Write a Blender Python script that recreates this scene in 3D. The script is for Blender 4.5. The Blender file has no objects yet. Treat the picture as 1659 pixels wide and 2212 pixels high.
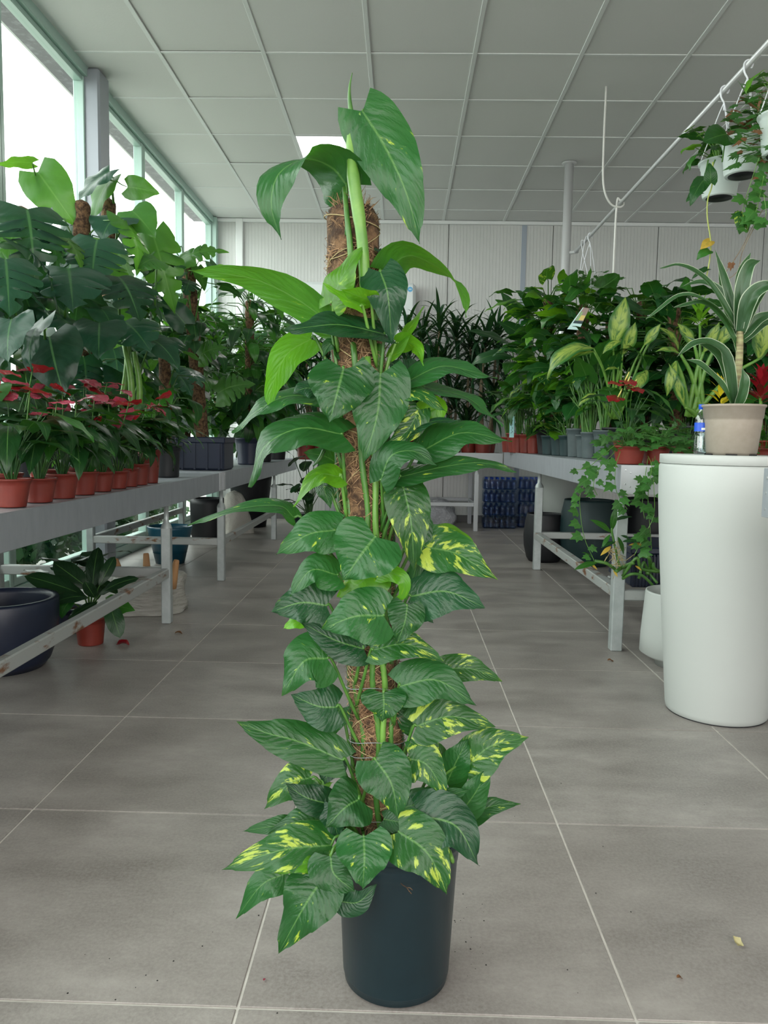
import bpy, math, random
from mathutils import Vector, Matrix, noise

# ---------------------------------------------------------------- camera
scene = bpy.context.scene
col = scene.collection
CAM = Vector((0, 0, 0.8611)); FPX = 1679.63
YAW, PITCH, ROLL = 0.0214, -0.0936, 0.0168
_f = Vector((-math.sin(YAW)*math.cos(PITCH), math.cos(YAW)*math.cos(PITCH), math.sin(PITCH)))
_r0 = Vector((math.cos(YAW), math.sin(YAW), 0)); _u0 = _r0.cross(_f)
_r = _r0*math.cos(ROLL) + _u0*math.sin(ROLL)
_u = -_r0*math.sin(ROLL) + _u0*math.cos(ROLL)
cd = bpy.data.cameras.new('camera'); cam = bpy.data.objects.new('camera', cd); col.objects.link(cam)
cam.matrix_world = Matrix(((_r.x, _u.x, -_f.x, CAM.x), (_r.y, _u.y, -_f.y, CAM.y), (_r.z, _u.z, -_f.z, CAM.z), (0, 0, 0, 1)))
cd.sensor_fit = 'VERTICAL'; cd.sensor_height = 36; cd.lens = FPX*36/2212; cd.clip_start = .02; cd.clip_end = 200
scene.camera = cam
def ray(x, y): return _r*((x-829.5)/FPX) - _u*((y-1106)/FPX) + _f
def P(x, y, Y):                       # pixel direction met with the depth plane Y
    d = ray(x, y); return CAM + d*(Y/d.y)
def PZ(x, y, z):                      # pixel direction met with a horizontal plane
    d = ray(x, y); return CAM + d*((z-CAM.z)/d.z)

# ---------------------------------------------------------------- sky, exposure
w = bpy.data.worlds.new('overcast_sky'); scene.world = w; w.use_nodes = True
bg = w.node_tree.nodes['Background']; bg.inputs[0].default_value = (1.0, .99, .985, 1); bg.inputs[1].default_value = 3.0
vs = scene.view_settings; vs.view_transform = 'Standard'; vs.look = 'None'; vs.gamma = 1; vs.use_curve_mapping = False
vs.exposure = 1.05
cy = scene.cycles
cy.max_bounces = 8; cy.diffuse_bounces = 3; cy.glossy_bounces = 3; cy.transmission_bounces = 6; cy.transparent_max_bounces = 10
cy.sample_clamp_indirect = 6; cy.caustics_reflective = False; cy.caustics_refractive = False
def portal(name, loc, rot, sx, sy):
    l = bpy.data.lights.new(name, 'AREA'); l.shape = 'RECTANGLE'; l.size = sx; l.size_y = sy; l.cycles.is_portal = True
    o = bpy.data.objects.new(name, l); col.objects.link(o); o.location = loc; o.rotation_euler = rot
portal('window_portal_side', (-2.03, 2.8, 1.55), (0, -math.pi/2, 0), 3.0, 10.6)
portal('window_portal_front', (1.15, -2.53, 1.55), (math.pi/2, 0, 0), 6.2, 3.0)

# ---------------------------------------------------------------- helpers
R = random.Random(7)
def rnd(a, b): return R.uniform(a, b)
def tag(o, label=None, cat=None, group=None, kind=None):
    if label: o['label'] = label
    if cat: o['category'] = cat
    if group: o['group'] = group
    if kind: o['kind'] = kind
    return o
def thing(name, label, cat, loc, group=None):
    o = bpy.data.objects.new(name, None); col.objects.link(o); o.location = loc; o.empty_display_size = .05
    return tag(o, label, cat, group)
def org(p):                            # world position of a parent chain (translations only)
    v = Vector((0, 0, 0))
    while p is not None: v = v + p.location; p = p.parent
    return v
def link(name, me, parent=None, M=None):
    o = bpy.data.objects.new(name, me); col.objects.link(o)
    M = M or Matrix.Identity(4)
    if parent is not None:
        o.parent = parent; M = Matrix.Translation(-org(parent)) @ M
    o.matrix_basis = M
    return o
def mesh(name, vs_, fs, mat, smooth=True, uv=None):
    me = bpy.data.meshes.new(name); me.from_pydata([tuple(v) for v in vs_], [], fs)
    if smooth: me.polygons.foreach_set('use_smooth', [True]*len(me.polygons))
    if uv is not None:
        l = me.uv_layers.new(name='UVMap')
        vi = [0]*len(me.loops); me.loops.foreach_get('vertex_index', vi)
        flat = []
        for i in vi: flat += uv[i]
        l.data.foreach_set('uv', flat)
    for m in (mat if isinstance(mat, (list, tuple)) else [mat]): me.materials.append(m)
    me.update(); return me
def obj(name, vs_, fs, mat, parent=None, smooth=True, uv=None):
    """vertices in world space; the object's origin is put at their middle"""
    c = Vector((0, 0, 0))
    for v in vs_: c += Vector(v)
    c /= len(vs_)
    return link(name, mesh(name, [Vector(v)-c for v in vs_], fs, mat, smooth, uv), parent, Matrix.Translation(c))
class MB:
    def __init__(s): s.v = []; s.f = []
    def add(s, v, f):
        n = len(s.v); s.v += [Vector(p) for p in v]; s.f += [tuple(i+n for i in q) for q in f]; return s
    def box(s, a, b, bev=0.0):
        x0, y0, z0 = a; x1, y1, z1 = b
        if bev <= 0:
            v = [(x0,y0,z0),(x1,y0,z0),(x1,y1,z0),(x0,y1,z0),(x0,y0,z1),(x1,y0,z1),(x1,y1,z1),(x0,y1,z1)]
            return s.add(v, [(3,2,1,0),(4,5,6,7),(0,1,5,4),(1,2,6,5),(2,3,7,6),(3,0,4,7)])
        v = []; e = bev
        for z, i in ((z0, e), (z0+e, 0), (z1-e, 0), (z1, e)):
            for (x, y) in ((x0+e, y0+i), (x1-e, y0+i), (x1-i, y0+e), (x1-i, y1-e), (x1-e, y1-i), (x0+e, y1-i), (x0+i, y1-e), (x0+i, y0+e)):
                v.append((x, y, z))
        f = [tuple(range(7, -1, -1)), tuple(range(24, 32))]
        for k in range(3):
            for i in range(8): f.append((k*8+i, k*8+(i+1) % 8, k*8+8+(i+1) % 8, k*8+8+i))
        return s.add(v, f)
    def tube(s, pts, rad, n=6, cap=True):
        pts = [Vector(p) for p in pts]; m = len(pts)
        if not isinstance(rad, (list, tuple)): rad = [rad]*m
        t0 = (pts[1]-pts[0]).normalized(); ref = Vector((0, 0, 1)) if abs(t0.z) < .9 else Vector((1, 0, 0))
        a = t0.cross(ref).normalized(); v = []
        for i in range(m):
            t = (pts[min(i+1, m-1)]-pts[max(i-1, 0)]).normalized()
            a = (a - t*a.dot(t)).normalized(); b = t.cross(a)
            for k in range(n):
                an = 2*math.pi*k/n; v.append(pts[i]+(a*math.cos(an)+b*math.sin(an))*rad[i])
        f = [(i*n+k, i*n+(k+1) % n, (i+1)*n+(k+1) % n, (i+1)*n+k) for i in range(m-1) for k in range(n)]
        if cap: f += [tuple(range(n-1, -1, -1)), tuple(range((m-1)*n, m*n))]
        return s.add(v, f)
    def lathe(s, c, prof, n=32, sx=1, sy=1):
        v = []; c = Vector(c)
        for (r, z) in prof:
            for k in range(n):
                a = 2*math.pi*k/n; v.append(c+Vector((r*sx*math.cos(a), r*sy*math.sin(a), z)))
        f = [(i*n+k, i*n+(k+1) % n, (i+1)*n+(k+1) % n, (i+1)*n+k) for i in range(len(prof)-1) for k in range(n)]
        return s.add(v, f)
    def build(s, name, mat, parent=None, smooth=False): return obj(name, s.v, s.f, mat, parent, smooth)
def spline(pts, n):                    # Catmull-Rom through points
    p = [Vector(q) for q in pts]
    if len(p) == 2: return [p[0].lerp(p[1], i/n) for i in range(n+1)]
    p = [p[0]*2-p[1]] + p + [p[-1]*2-p[-2]]; m = len(p)-3; out = []
    for i in range(n+1):
        t = i/n*m; k = min(int(t), m-1); t -= k; a, b, c, d = p[k:k+4]
        out.append(.5*((2*b)+(c-a)*t+(2*a-5*b+4*c-d)*t*t+(3*b-a-3*c+d)*t**3))
    return out

# ---------------------------------------------------------------- materials
def nm(name):
    m = bpy.data.materials.new(name); m.use_nodes = True; nt = m.node_tree
    b = nt.nodes['Principled BSDF']; return m, nt, b
def nd(nt, t, **k):
    n = nt.nodes.new(t)
    for a, v in k.items():
        if hasattr(n, a) and not a.startswith('i_'): setattr(n, a, v)
    return n
def math_(nt, op, a, b=None):
    n = nt.nodes.new('ShaderNodeMath'); n.operation = op
    for i, x in enumerate((a, b)):
        if x is None: continue
        if isinstance(x, (int, float)): n.inputs[i].default_value = x
        else: nt.links.new(x, n.inputs[i])
    return n.outputs[0]
def mixc(nt, fac, a, b):
    n = nt.nodes.new('ShaderNodeMix'); n.data_type = 'RGBA'
    for i, x in ((0, fac), (6, a), (7, b)):
        if isinstance(x, (int, float)): n.inputs[i].default_value = x
        elif isinstance(x, tuple): n.inputs[i].default_value = (*x, 1)
        else: nt.links.new(x, n.inputs[i])
    return n.outputs[2]
def noise_(nt, vec, scale, detail=4, rough=.55):
    n = nt.nodes.new('ShaderNodeTexNoise'); n.inputs['Scale'].default_value = scale; n.inputs['Detail'].default_value = detail; n.inputs['Roughness'].default_value = rough
    if vec is not None: nt.links.new(vec, n.inputs['Vector'])
    return n.outputs['Fac']
def ramp(nt, fac, a, b, ca=0., cb=1.):
    n = nt.nodes.new('ShaderNodeMapRange'); n.clamp = True
    nt.links.new(fac, n.inputs[0])
    for i, x in enumerate((a, b, ca, cb)): n.inputs[i+1].default_value = x
    return n.outputs[0]
def gpos(nt, scale=(1, 1, 1), obj_=False):
    if obj_:
        tc = nt.nodes.new('ShaderNodeTexCoord'); s = tc.outputs['Object']
    else:
        g = nt.nodes.new('ShaderNodeNewGeometry'); s = g.outputs['Position']
    mp = nt.nodes.new('ShaderNodeMapping'); mp.inputs['Scale'].default_value = scale
    nt.links.new(s, mp.inputs[0]); return mp.outputs[0]
def bump(nt, b, h, strength, dist=.01):
    n = nt.nodes.new('ShaderNodeBump'); n.inputs['Strength'].default_value = strength; n.inputs['Distance'].default_value = dist
    nt.links.new(h, n.inputs['Height']); nt.links.new(n.outputs[0], b.inputs['Normal'])
def pbr(name, c, rough=.5, metal=0, c2=None, ns=6, lo=.35, hi=.65, stretch=(1, 1, 1), bs=None, bstr=.2, bdist=.002, spec=.5, emit=None):
    m, nt, b = nm(name)
    b.inputs['Base Color'].default_value = (*c, 1); b.inputs['Roughness'].default_value = rough; b.inputs['Metallic'].default_value = metal
    b.inputs['Specular IOR Level'].default_value = spec
    if c2 is not None:
        f = ramp(nt, noise_(nt, gpos(nt, stretch), ns, 6, .6), lo, hi)
        nt.links.new(mixc(nt, f, c, c2), b.inputs['Base Color'])
    if bs: bump(nt, b, noise_(nt, gpos(nt, stretch), bs, 5), bstr, bdist)
    if emit: b.inputs['Emission Color'].default_value = (*c, 1); b.inputs['Emission Strength'].default_value = emit
    return m
def leafmat(name, base, light=None, trans=(.25, .5, .05), tf=.3, vari=None, vt=(.56, .62), vsc=1.0, rough=.38, veins=11, edge=None, edgew=.95, midrib=(.12, .27, .07), centre=None, vb=.25, jit=.35, spec=.5):
    """green blade with midrib, lateral veins, mottling that follows the veins, and light coming through"""
    m, nt, b = nm(name); L = nt.links
    uvn = nt.nodes.new('ShaderNodeUVMap'); sp = nt.nodes.new('ShaderNodeSeparateXYZ'); L.new(uvn.outputs[0], sp.inputs[0])
    u, v = sp.outputs[0], sp.outputs[1]
    a = math_(nt, 'MULTIPLY', math_(nt, 'ABSOLUTE', math_(nt, 'SUBTRACT', u, .5)), 2.0)
    q = math_(nt, 'SUBTRACT', v, math_(nt, 'MULTIPLY', a, .28))
    oi = nt.nodes.new('ShaderNodeObjectInfo'); rv = oi.outputs['Random']
    cb = nt.nodes.new('ShaderNodeCombineXYZ'); L.new(math_(nt, 'MULTIPLY', u, 2.6), cb.inputs[0]); L.new(math_(nt, 'MULTIPLY', q, 5.0), cb.inputs[1]); L.new(math_(nt, 'MULTIPLY', rv, 97.0), cb.inputs[2])
    n1 = noise_(nt, cb.outputs[0], 1.3*vsc, 5, .62)
    c2 = light or tuple(min(1, x*1.7+.01) for x in base)
    dark = tuple(x*(1-jit) for x in base); lite = tuple(x*(1+jit*.9) for x in base)
    c = mixc(nt, rv, dark, lite)
    c = mixc(nt, ramp(nt, n1, .38, .75, 0, .5), c, c2)
    if centre is not None:
        cf = math_(nt, 'MULTIPLY', ramp(nt, a, .85, .45), ramp(nt, n1, .38, .52)); c = mixc(nt, cf, c, centre)
    vf = None
    if vari is not None:
        vf = ramp(nt, n1, *vt); c = mixc(nt, vf, c, vari)
    vein = math_(nt, 'SINE', math_(nt, 'MULTIPLY', math_(nt, 'ADD', q, math_(nt, 'MULTIPLY', n1, .12)), veins*6.283))
    c = mixc(nt, ramp(nt, vein, .8, 1.0, 0, .045), c, midrib)
    c = mixc(nt, ramp(nt, a, .05, .02, 0, .65), c, midrib)
    if edge is not None: c = mixc(nt, ramp(nt, a, edgew-.06, edgew), c, edge)
    L.new(c, b.inputs['Base Color']); b.inputs['Roughness'].default_value = rough; b.inputs['Specular IOR Level'].default_value = spec
    h = math_(nt, 'ADD', math_(nt, 'MULTIPLY', vein, .085), math_(nt, 'MULTIPLY', n1, 1.2))
    bump(nt, b, h, vb, .004)
    t = nt.nodes.new('ShaderNodeBsdfTranslucent')
    L.new(mixc(nt, .5, trans, c), t.inputs[0])
    mx = nt.nodes.new('ShaderNodeMixShader'); mx.inputs[0].default_value = tf
    L.new(b.outputs[0], mx.inputs[1]); L.new(t.outputs[0], mx.inputs[2])
    L.new(mx.outputs[0], nt.nodes['Material Output'].inputs[0]); return m

def glassmat(name, tint, gloss=.04, rough=.02):
    m, nt, b = nm(name); nt.nodes.remove(b)
    tr = nt.nodes.new('ShaderNodeBsdfTransparent'); tr.inputs[0].default_value = (*tint, 1)
    gl = nt.nodes.new('ShaderNodeBsdfGlossy'); gl.inputs['Roughness'].default_value = rough
    lw = nt.nodes.new('ShaderNodeLayerWeight'); lw.inputs[0].default_value = .5
    f = math_(nt, 'ADD', math_(nt, 'MULTIPLY', math_(nt, 'POWER', lw.outputs['Facing'], 4.0), .45), gloss)
    mx = nt.nodes.new('ShaderNodeMixShader'); nt.links.new(f, mx.inputs[0]); nt.links.new(tr.outputs[0], mx.inputs[1]); nt.links.new(gl.outputs[0], mx.inputs[2])
    nt.links.new(mx.outputs[0], nt.nodes['Material Output'].inputs[0]); return m

YEL = (.40, .54, .05)
M_p = leafmat('pothos_leaf_green', (.012, .075, .016), spec=.4, trans=(.14, .45, .02), tf=.25, vari=YEL, vt=(.72, .76), rough=.27, vb=.55)
M_pf = leafmat('pothos_leaf_flecked', (.012, .075, .016), spec=.4, trans=(.14, .45, .02), tf=.25, vari=YEL, vt=(.64, .69), rough=.27, vb=.55)
M_pv = leafmat('pothos_leaf_variegated', (.014, .08, .015), spec=.4, trans=(.2, .5, .02), tf=.27, vari=(.40, .52, .07), vt=(.555, .61), rough=.27, vb=.5)
M_pm = leafmat('pothos_leaf_mid', (.035, .16, .014), spec=.4, trans=(.3, .7, .015), tf=.4, vari=YEL, vt=(.66, .71), rough=.3, vb=.5)
M_pl = leafmat('pothos_leaf_lime', (.08, .26, .012), trans=(.36, .75, .015), tf=.42, vari=(.35, .55, .03), vt=(.6, .72), rough=.3)
M_pd = leafmat('pothos_leaf_dark', (.007, .047, .016), spec=.4, trans=(.08, .3, .02), tf=.18, vari=YEL, vt=(.71, .75), rough=.24, vb=.55)
M_mon = leafmat('monstera_leaf', (.010, .045, .026), spec=.3, trans=(.10, .34, .04), tf=.22, rough=.3, veins=9, jit=.5, midrib=(.08, .2, .07))
M_mol = leafmat('monstera_leaf_bright', (.03, .12, .022), trans=(.26, .62, .03), tf=.38, rough=.33, veins=9)
M_dk = leafmat('dark_leaf_green', (.010, .048, .014), spec=.3, trans=(.09, .32, .02), tf=.22, rough=.32, jit=.55)  # deeper leaf green, shared by many plants and the hedge
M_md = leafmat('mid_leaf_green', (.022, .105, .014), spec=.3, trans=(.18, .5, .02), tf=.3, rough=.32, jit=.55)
M_an = leafmat('anthurium_leaf', (.009, .045, .012), spec=.3, trans=(.1, .35, .02), tf=.22, rough=.28, jit=.5, veins=7)
M_die = leafmat('dieffenbachia_leaf', (.02, .11, .02), trans=(.35, .6, .04), tf=.33, centre=(.36, .48, .09), rough=.35, veins=12)
M_dra = leafmat('dracaena_strap_leaf', (.010, .042, .016), spec=.3, trans=(.09, .3, .02), tf=.2, veins=0, rough=.3, jit=.5)
M_drs = leafmat('dracaena_striped_leaf', (.028, .09, .024), trans=(.16, .4, .06), tf=.2, veins=0, edge=(.5, .6, .42), edgew=.93, rough=.33, midrib=(.02, .07, .02), jit=.2, light=(.09, .2, .11))
M_ivy = leafmat('ivy_leaf', (.035, .135, .025), trans=(.2, .5, .04), tf=.3, rough=.45, veins=5, jit=.55)
M_dead = leafmat('dry_leaf', (.16, .065, .022), trans=(.4, .2, .05), tf=.2, rough=.7, veins=5, midrib=(.3, .18, .08))
M_tan = leafmat('pale_dry_leaf', (.36, .33, .17), trans=(.5, .45, .2), tf=.15, rough=.7, veins=6, midrib=(.3, .25, .12))
M_yell = leafmat('yellowed_leaf', (.55, .36, .05), trans=(.8, .6, .1), tf=.3, rough=.6, veins=6)
M_rub = leafmat('rubber_leaf', (.008, .03, .011), spec=.3, trans=(.08, .25, .02), tf=.15, rough=.28, jit=.4)
M_spa = leafmat('anthurium_spathe_red', (.33, .008, .016), trans=(.7, .04, .04), tf=.25, rough=.16, veins=6, midrib=(.3, .02, .03), vb=.9, light=(.45, .03, .05))
M_spp = leafmat('anthurium_spathe_pink', (.42, .03, .075), trans=(.8, .15, .2), tf=.28, rough=.13, veins=6, midrib=(.4, .05, .1), vb=.9, light=(.6, .2, .26))
M_bro = leafmat('bromeliad_red', (.24, .007, .014), trans=(.6, .03, .03), tf=.2, veins=0, rough=.35, midrib=(.3, .01, .02))
M_bry = leafmat('bromeliad_yellow', (.6, .48, .015), trans=(.9, .8, .05), tf=.3, veins=0, rough=.4, midrib=(.7, .6, .05))
M_brg = leafmat('bromeliad_lime', (.14, .36, .02), trans=(.4, .7, .04), tf=.35, veins=0, rough=.4, midrib=(.2, .4, .04))

M_stem = pbr('green_stem', (.035, .13, .018), .4, c2=(.08, .2, .03), ns=40)
M_steml = pbr('pale_green_stem', (.15, .31, .05), .4, c2=(.09, .23, .035), ns=30)
M_stemd = pbr('dark_green_stem', (.02, .08, .02), .5, c2=(.05, .13, .03), ns=40)
M_cane = pbr('brown_cane', (.16, .11, .07), .7, c2=(.28, .23, .14), ns=50)
M_spad = pbr('pale_spadix', (.62, .6, .16), .5)
M_coir = pbr('coir_fibre_core', (.20, .115, .058), .95, c2=(.05, .026, .014), ns=60, lo=.4, hi=.6, bs=180, bstr=1.0, bdist=.006)
M_coirf = pbr('coir_fibre', (.40, .26, .14), .9, c2=(.18, .09, .045), ns=35)
M_raff = pbr('raffia_string', (.42, .34, .17), .8)
M_soil = pbr('potting_soil', (.035, .022, .014), .95, c2=(.1, .05, .03), ns=90, bs=120, bstr=1, bdist=.01)
M_potd = pbr('pot_blue_black', (.006, .017, .022), .3, c2=(.008, .021, .027), ns=12, spec=.35)
M_terr = pbr('pot_terracotta_plastic', (.22, .030, .019), .45, c2=(.17, .024, .015), ns=8)
M_navy = pbr('pot_navy', (.012, .018, .04), .4)
M_blk = pbr('pot_black', (.010, .011, .014), .5)
M_blu = pbr('pot_teal_blue', (.015, .1, .16), .3)
M_grn = pbr('pot_dark_green', (.012, .035, .038), .5)
M_gry = pbr('pot_slate_grey', (.06, .085, .09), .55, c2=(.085, .11, .115), ns=14)
M_taup = pbr('pot_taupe', (.33, .285, .235), .5, c2=(.3, .26, .21), ns=50)
M_whp = pbr('pot_white', (.60, .68, .65), .35)
M_wstand = pbr('stand_white_lacquer', (.48, .51, .49), .5, bs=160, bstr=.06, bdist=.002)
M_galv = pbr('galvanised_steel', (.46, .49, .53), .38, .5, c2=(.40, .43, .47), ns=22, stretch=(1, 1, .3), bs=200, bstr=.05)
M_leg = pbr('painted_steel_leg', (.46, .50, .50), .4, .3, c2=(.38, .42, .42), ns=20)
M_rust = pbr('rusty_steel_rail', (.42, .44, .43), .5, .3, c2=(.20, .09, .04), ns=9, lo=.56, hi=.66, stretch=(1, 1, 2.5))
M_bwh = pbr('bench_white_paint', (.55, .57, .6), .45)
M_zinc = pbr('zinc_rivet', (.6, .62, .64), .3, .8)
M_frame = pbr('window_frame_paint', (.44, .60, .54), .35, .1)
M_post = pbr('window_post_grey', (.32, .34, .38), .4, .2)
M_glass = glassmat('tinted_window_glass', (.95, 1.0, .975))
M_glasf = glassmat('clear_shopfront_glass', (1.0, .985, .975))
M_bott = glassmat('clear_bottle_plastic', (.82, .93, .95), .14, .05)
M_wrap = glassmat('clear_wrap_plastic', (.80, .88, .98), .10, .12)
M_water = glassmat('bottled_water_blue', (.58, .70, .9), .08, .1)
M_bagp = pbr('plastic_bag_film', (.36, .35, .31), .28, c2=(.5, .49, .45), ns=25, stretch=(.4, .4, 3), bs=35, bstr=.8, bdist=.02)
M_sack = pbr('white_sack', (.6, .58, .52), .8, bs=20, bstr=.8, bdist=.03)
M_blue = pbr('blue_plastic', (.01, .08, .55), .35)
M_wood = pbr('light_wood', (.5, .28, .13), .55, c2=(.4, .2, .08), ns=20, stretch=(1, 1, .2))
M_wire = pbr('white_hanger_plastic', (.85, .87, .92), .35)
M_pole = pbr('polished_steel_pipe', (.66, .67, .68), .3, .25)
M_cord = pbr('white_cord', (.75, .75, .72), .6)
M_wht = pbr('white_appliance', (.72, .77, .77), .35)
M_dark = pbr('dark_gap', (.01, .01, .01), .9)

# ================================================================ the room
X0, X1, Y0, Y1, H = -1.98, 4.35, -2.6, 8.2, 3.088
def struct(o): o['kind'] = 'structure'; return o
# --- floor: tiles of 60 cm, grout a little below
def floormat():
    m, nt, b = nm('floor_tile_concrete'); L = nt.links
    p = gpos(nt, (1, 1, 1)); oi = nt.nodes.new('ShaderNodeObjectInfo')
    n1 = noise_(nt, gpos(nt, (1.0, 1.9, 1)), 2.6, 8, .62); n2 = noise_(nt, gpos(nt, (1.0, 1.6, 1)), 26, 6, .65); n3 = noise_(nt, p, 150, 3, .7)
    c = mixc(nt, ramp(nt, n1, .34, .68), (.150, .133, .122), (.42, .394, .366))
    c = mixc(nt, ramp(nt, n2, .3, .7, 0, .5), c, (.205, .186, .172))
    c = mixc(nt, ramp(nt, n3, .32, .7, 0, .45), c, (.44, .415, .385))
    c = mixc(nt, math_(nt, 'MULTIPLY', oi.outputs['Random'], .25), c, (.21, .18, .168))
    L.new(c, b.inputs['Base Color'])
    L.new(ramp(nt, n1, .3, .7, .34, .5), b.inputs['Roughness'])
    bump(nt, b, n3, .12, .002); return m
M_tile = floormat()
M_grout = pbr('pale_grout', (.68, .65, .6), .8, c2=(.55, .52, .48), ns=20)
floor = struct(MB().box((X0-.1, Y0-.1, -.12), (X1+.1, Y1+.1, -.0022)).build('floor', M_grout))
FX, FY, T = -0.2325, 1.0975, .6
g = .0024
tm = mesh('tile', *[(lambda b: (b.v, b.f))(MB().box((g, g, -.011), (T-g, T-g, 0), .0009))][0], M_tile, False)
for i in range(-4, 9):
    for j in range(-7, 13):
        x, y = FX+i*T, FY+j*T
        if x > X1 or y > Y1 or x+T < X0 or y+T < Y0: continue
        if x >= X0 and x+T <= X1 and y >= Y0 and y+T <= Y1:
            link('tile', tm, floor, Matrix.Translation((x, y, 0)))
        else:
            MB().box((max(x+g, X0), max(y+g, Y0), -.011), (min(x+T-g, X1), min(y+T-g, Y1), 0), .0009).build('tile', M_tile, floor)
# --- ceiling: lay-in panels on a T-bar grid
def ceilmat():
    m, nt, b = nm('ceiling_panel_paint'); oi = nt.nodes.new('ShaderNodeObjectInfo')
    n1 = noise_(nt, gpos(nt), 260, 3, .7)
    c = mixc(nt, oi.outputs['Random'], (.78, .785, .78), (.84, .845, .835))
    c = mixc(nt, ramp(nt, n1, .35, .7, 0, .2), c, (.70, .70, .69))
    nt.links.new(c, b.inputs['Base Color']); b.inputs['Roughness'].default_value = .7
    bump(nt, b, noise_(nt, gpos(nt), 90, 4), .15, .003); return m
M_ceil = ceilmat()
M_tbar = pbr('ceiling_tbar_paint', (.82, .845, .845), .4)
ceil = struct(MB().box((X0-.3, Y0-.2, H+.05), (X1+.2, Y1+.2, H+.12)).build('ceiling', M_ceil))
CX, CYY, CT = -1.4641, 4.1316, .615
cm = mesh('ceiling_panel', *[(lambda b: (b.v, b.f))(MB().box((.004, .004, .004), (CT-.004, CT-.004, .02), .002))][0], M_ceil, False)
tilts = random.Random(5)
for i in range(-1, 10):
    for j in range(-11, 8):
        x, y = CX+i*CT, CYY+j*CT
        if x >= X1 or y >= Y1 or y+CT <= Y0: continue
        if (i, j) == (1, 3):
            lp = thing('ceiling_light', 'square glowing ceiling light panel behind the top leaves', 'ceiling light', (x+CT/2, y+CT/2, H))
            me_ = pbr('light_panel_glow', (1, 1, 1), .4); e = me_.node_tree.nodes['Principled BSDF']
            e.inputs['Emission Color'].default_value = (1, .98, .95, 1); e.inputs['Emission Strength'].default_value = 6
            MB().box((x+.02, y+.02, H+.002), (x+CT-.02, y+CT-.02, H+.012)).build('diffuser', me_, lp)
            f = MB()
            for a, b in (((x+.004, y+.004), (x+.02, y+CT-.004)), ((x+CT-.02, y+.004), (x+CT-.004, y+CT-.004)), ((x+.02, y+.004), (x+CT-.02, y+.02)), ((x+.02, y+CT-.02), (x+CT-.02, y+CT-.004))):
                f.box((*a, H+.001), (*b, H+.02))
            f.build('light_frame', M_tbar, lp); continue
        if x >= X0 and x+CT <= X1 and y >= Y0 and y+CT <= Y1:
            o = link('ceiling_panel', cm, ceil, Matrix.Translation((x, y, H+tilts.uniform(0, .004))) @ Matrix.Rotation(tilts.uniform(-.004, .004), 4, 'X') @ Matrix.Rotation(tilts.uniform(-.003, .003), 4, 'Y'))
        else:
            MB().box((max(x+.004, X0), max(y+.004, Y0), H+.004), (min(x+CT-.004, X1), min(y+CT-.004, Y1), H+.02), .002).build('ceiling_panel', M_ceil, ceil)
for i in range(0, 10):
    x = CX+i*CT
    MB().box((x-.012, Y0, H-.001), (x+.012, Y1, H+.006), .001).build('grid_bar', M_tbar, ceil)
for j in range(-10, 7):
    y = CYY+j*CT
    MB().box((X0, y-.009, H+.001), (X1, y+.009, H+.006), .001).build('grid_cross_bar', M_tbar, ceil)
# --- back wall of ribbed sandwich panels
def ribmat():
    m, nt, b = nm('ribbed_wall_panel'); L = nt.links
    g_ = nt.nodes.new('ShaderNodeNewGeometry'); sp = nt.nodes.new('ShaderNodeSeparateXYZ'); L.new(g_.outputs['Position'], sp.inputs[0])
    s = math_(nt, 'SINE', math_(nt, 'MULTIPLY', sp.outputs[0], 2*math.pi/.034))
    h = ramp(nt, s, .55, .8)
    L.new(mixc(nt, ramp(nt, noise_(nt, gpos(nt), 1.5), .3, .7), (.60, .615, .60), (.66, .67, .655)), b.inputs['Base Color'])
    b.inputs['Roughness'].default_value = .33; bump(nt, b, h, .6, .004); return m
M_rib = ribmat()
wb = struct(MB().box((X0-.1, Y1+.05, -.1), (X1+.1, Y1+.15, H+.1)).build('wall_back', M_rib))
js = [-1.98] + [-1.69+1.065*k for k in range(0, 6)] + [4.35]
for a, b in zip(js[:-1], js[1:]):
    if b-a > .02: MB().box((a+.003, Y1, 0), (b-.003, Y1+.05, H+.03), .004).build('wall_panel', M_rib, wb)
M_seal = pbr('blue_grey_sealant', (.36, .41, .48), .5)
struct(MB().box((1.185, Y1-.006, 0), (1.235, Y1, H)).build('trim_1', M_seal))
struct(MB().box((-1.745, Y1-.035, 0), (-1.67, Y1, H), .006).build('trim_2', M_tbar))
struct(MB().box((X0, Y1-.03, H-.035), (X1, Y1, H), .004).build('trim_3', M_tbar))
M_base = pbr('dark_skirting', (.12, .12, .12), .5)
struct(MB().box((X0, Y1-.014, 0), (X1, Y1, .075), .003).build('baseboard_back', M_base))
# --- right wall
wr = struct(MB().box((X1, Y0-.1, -.1), (X1+.12, Y1+.1, H+.1)).build('wall_right', M_rib))
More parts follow.
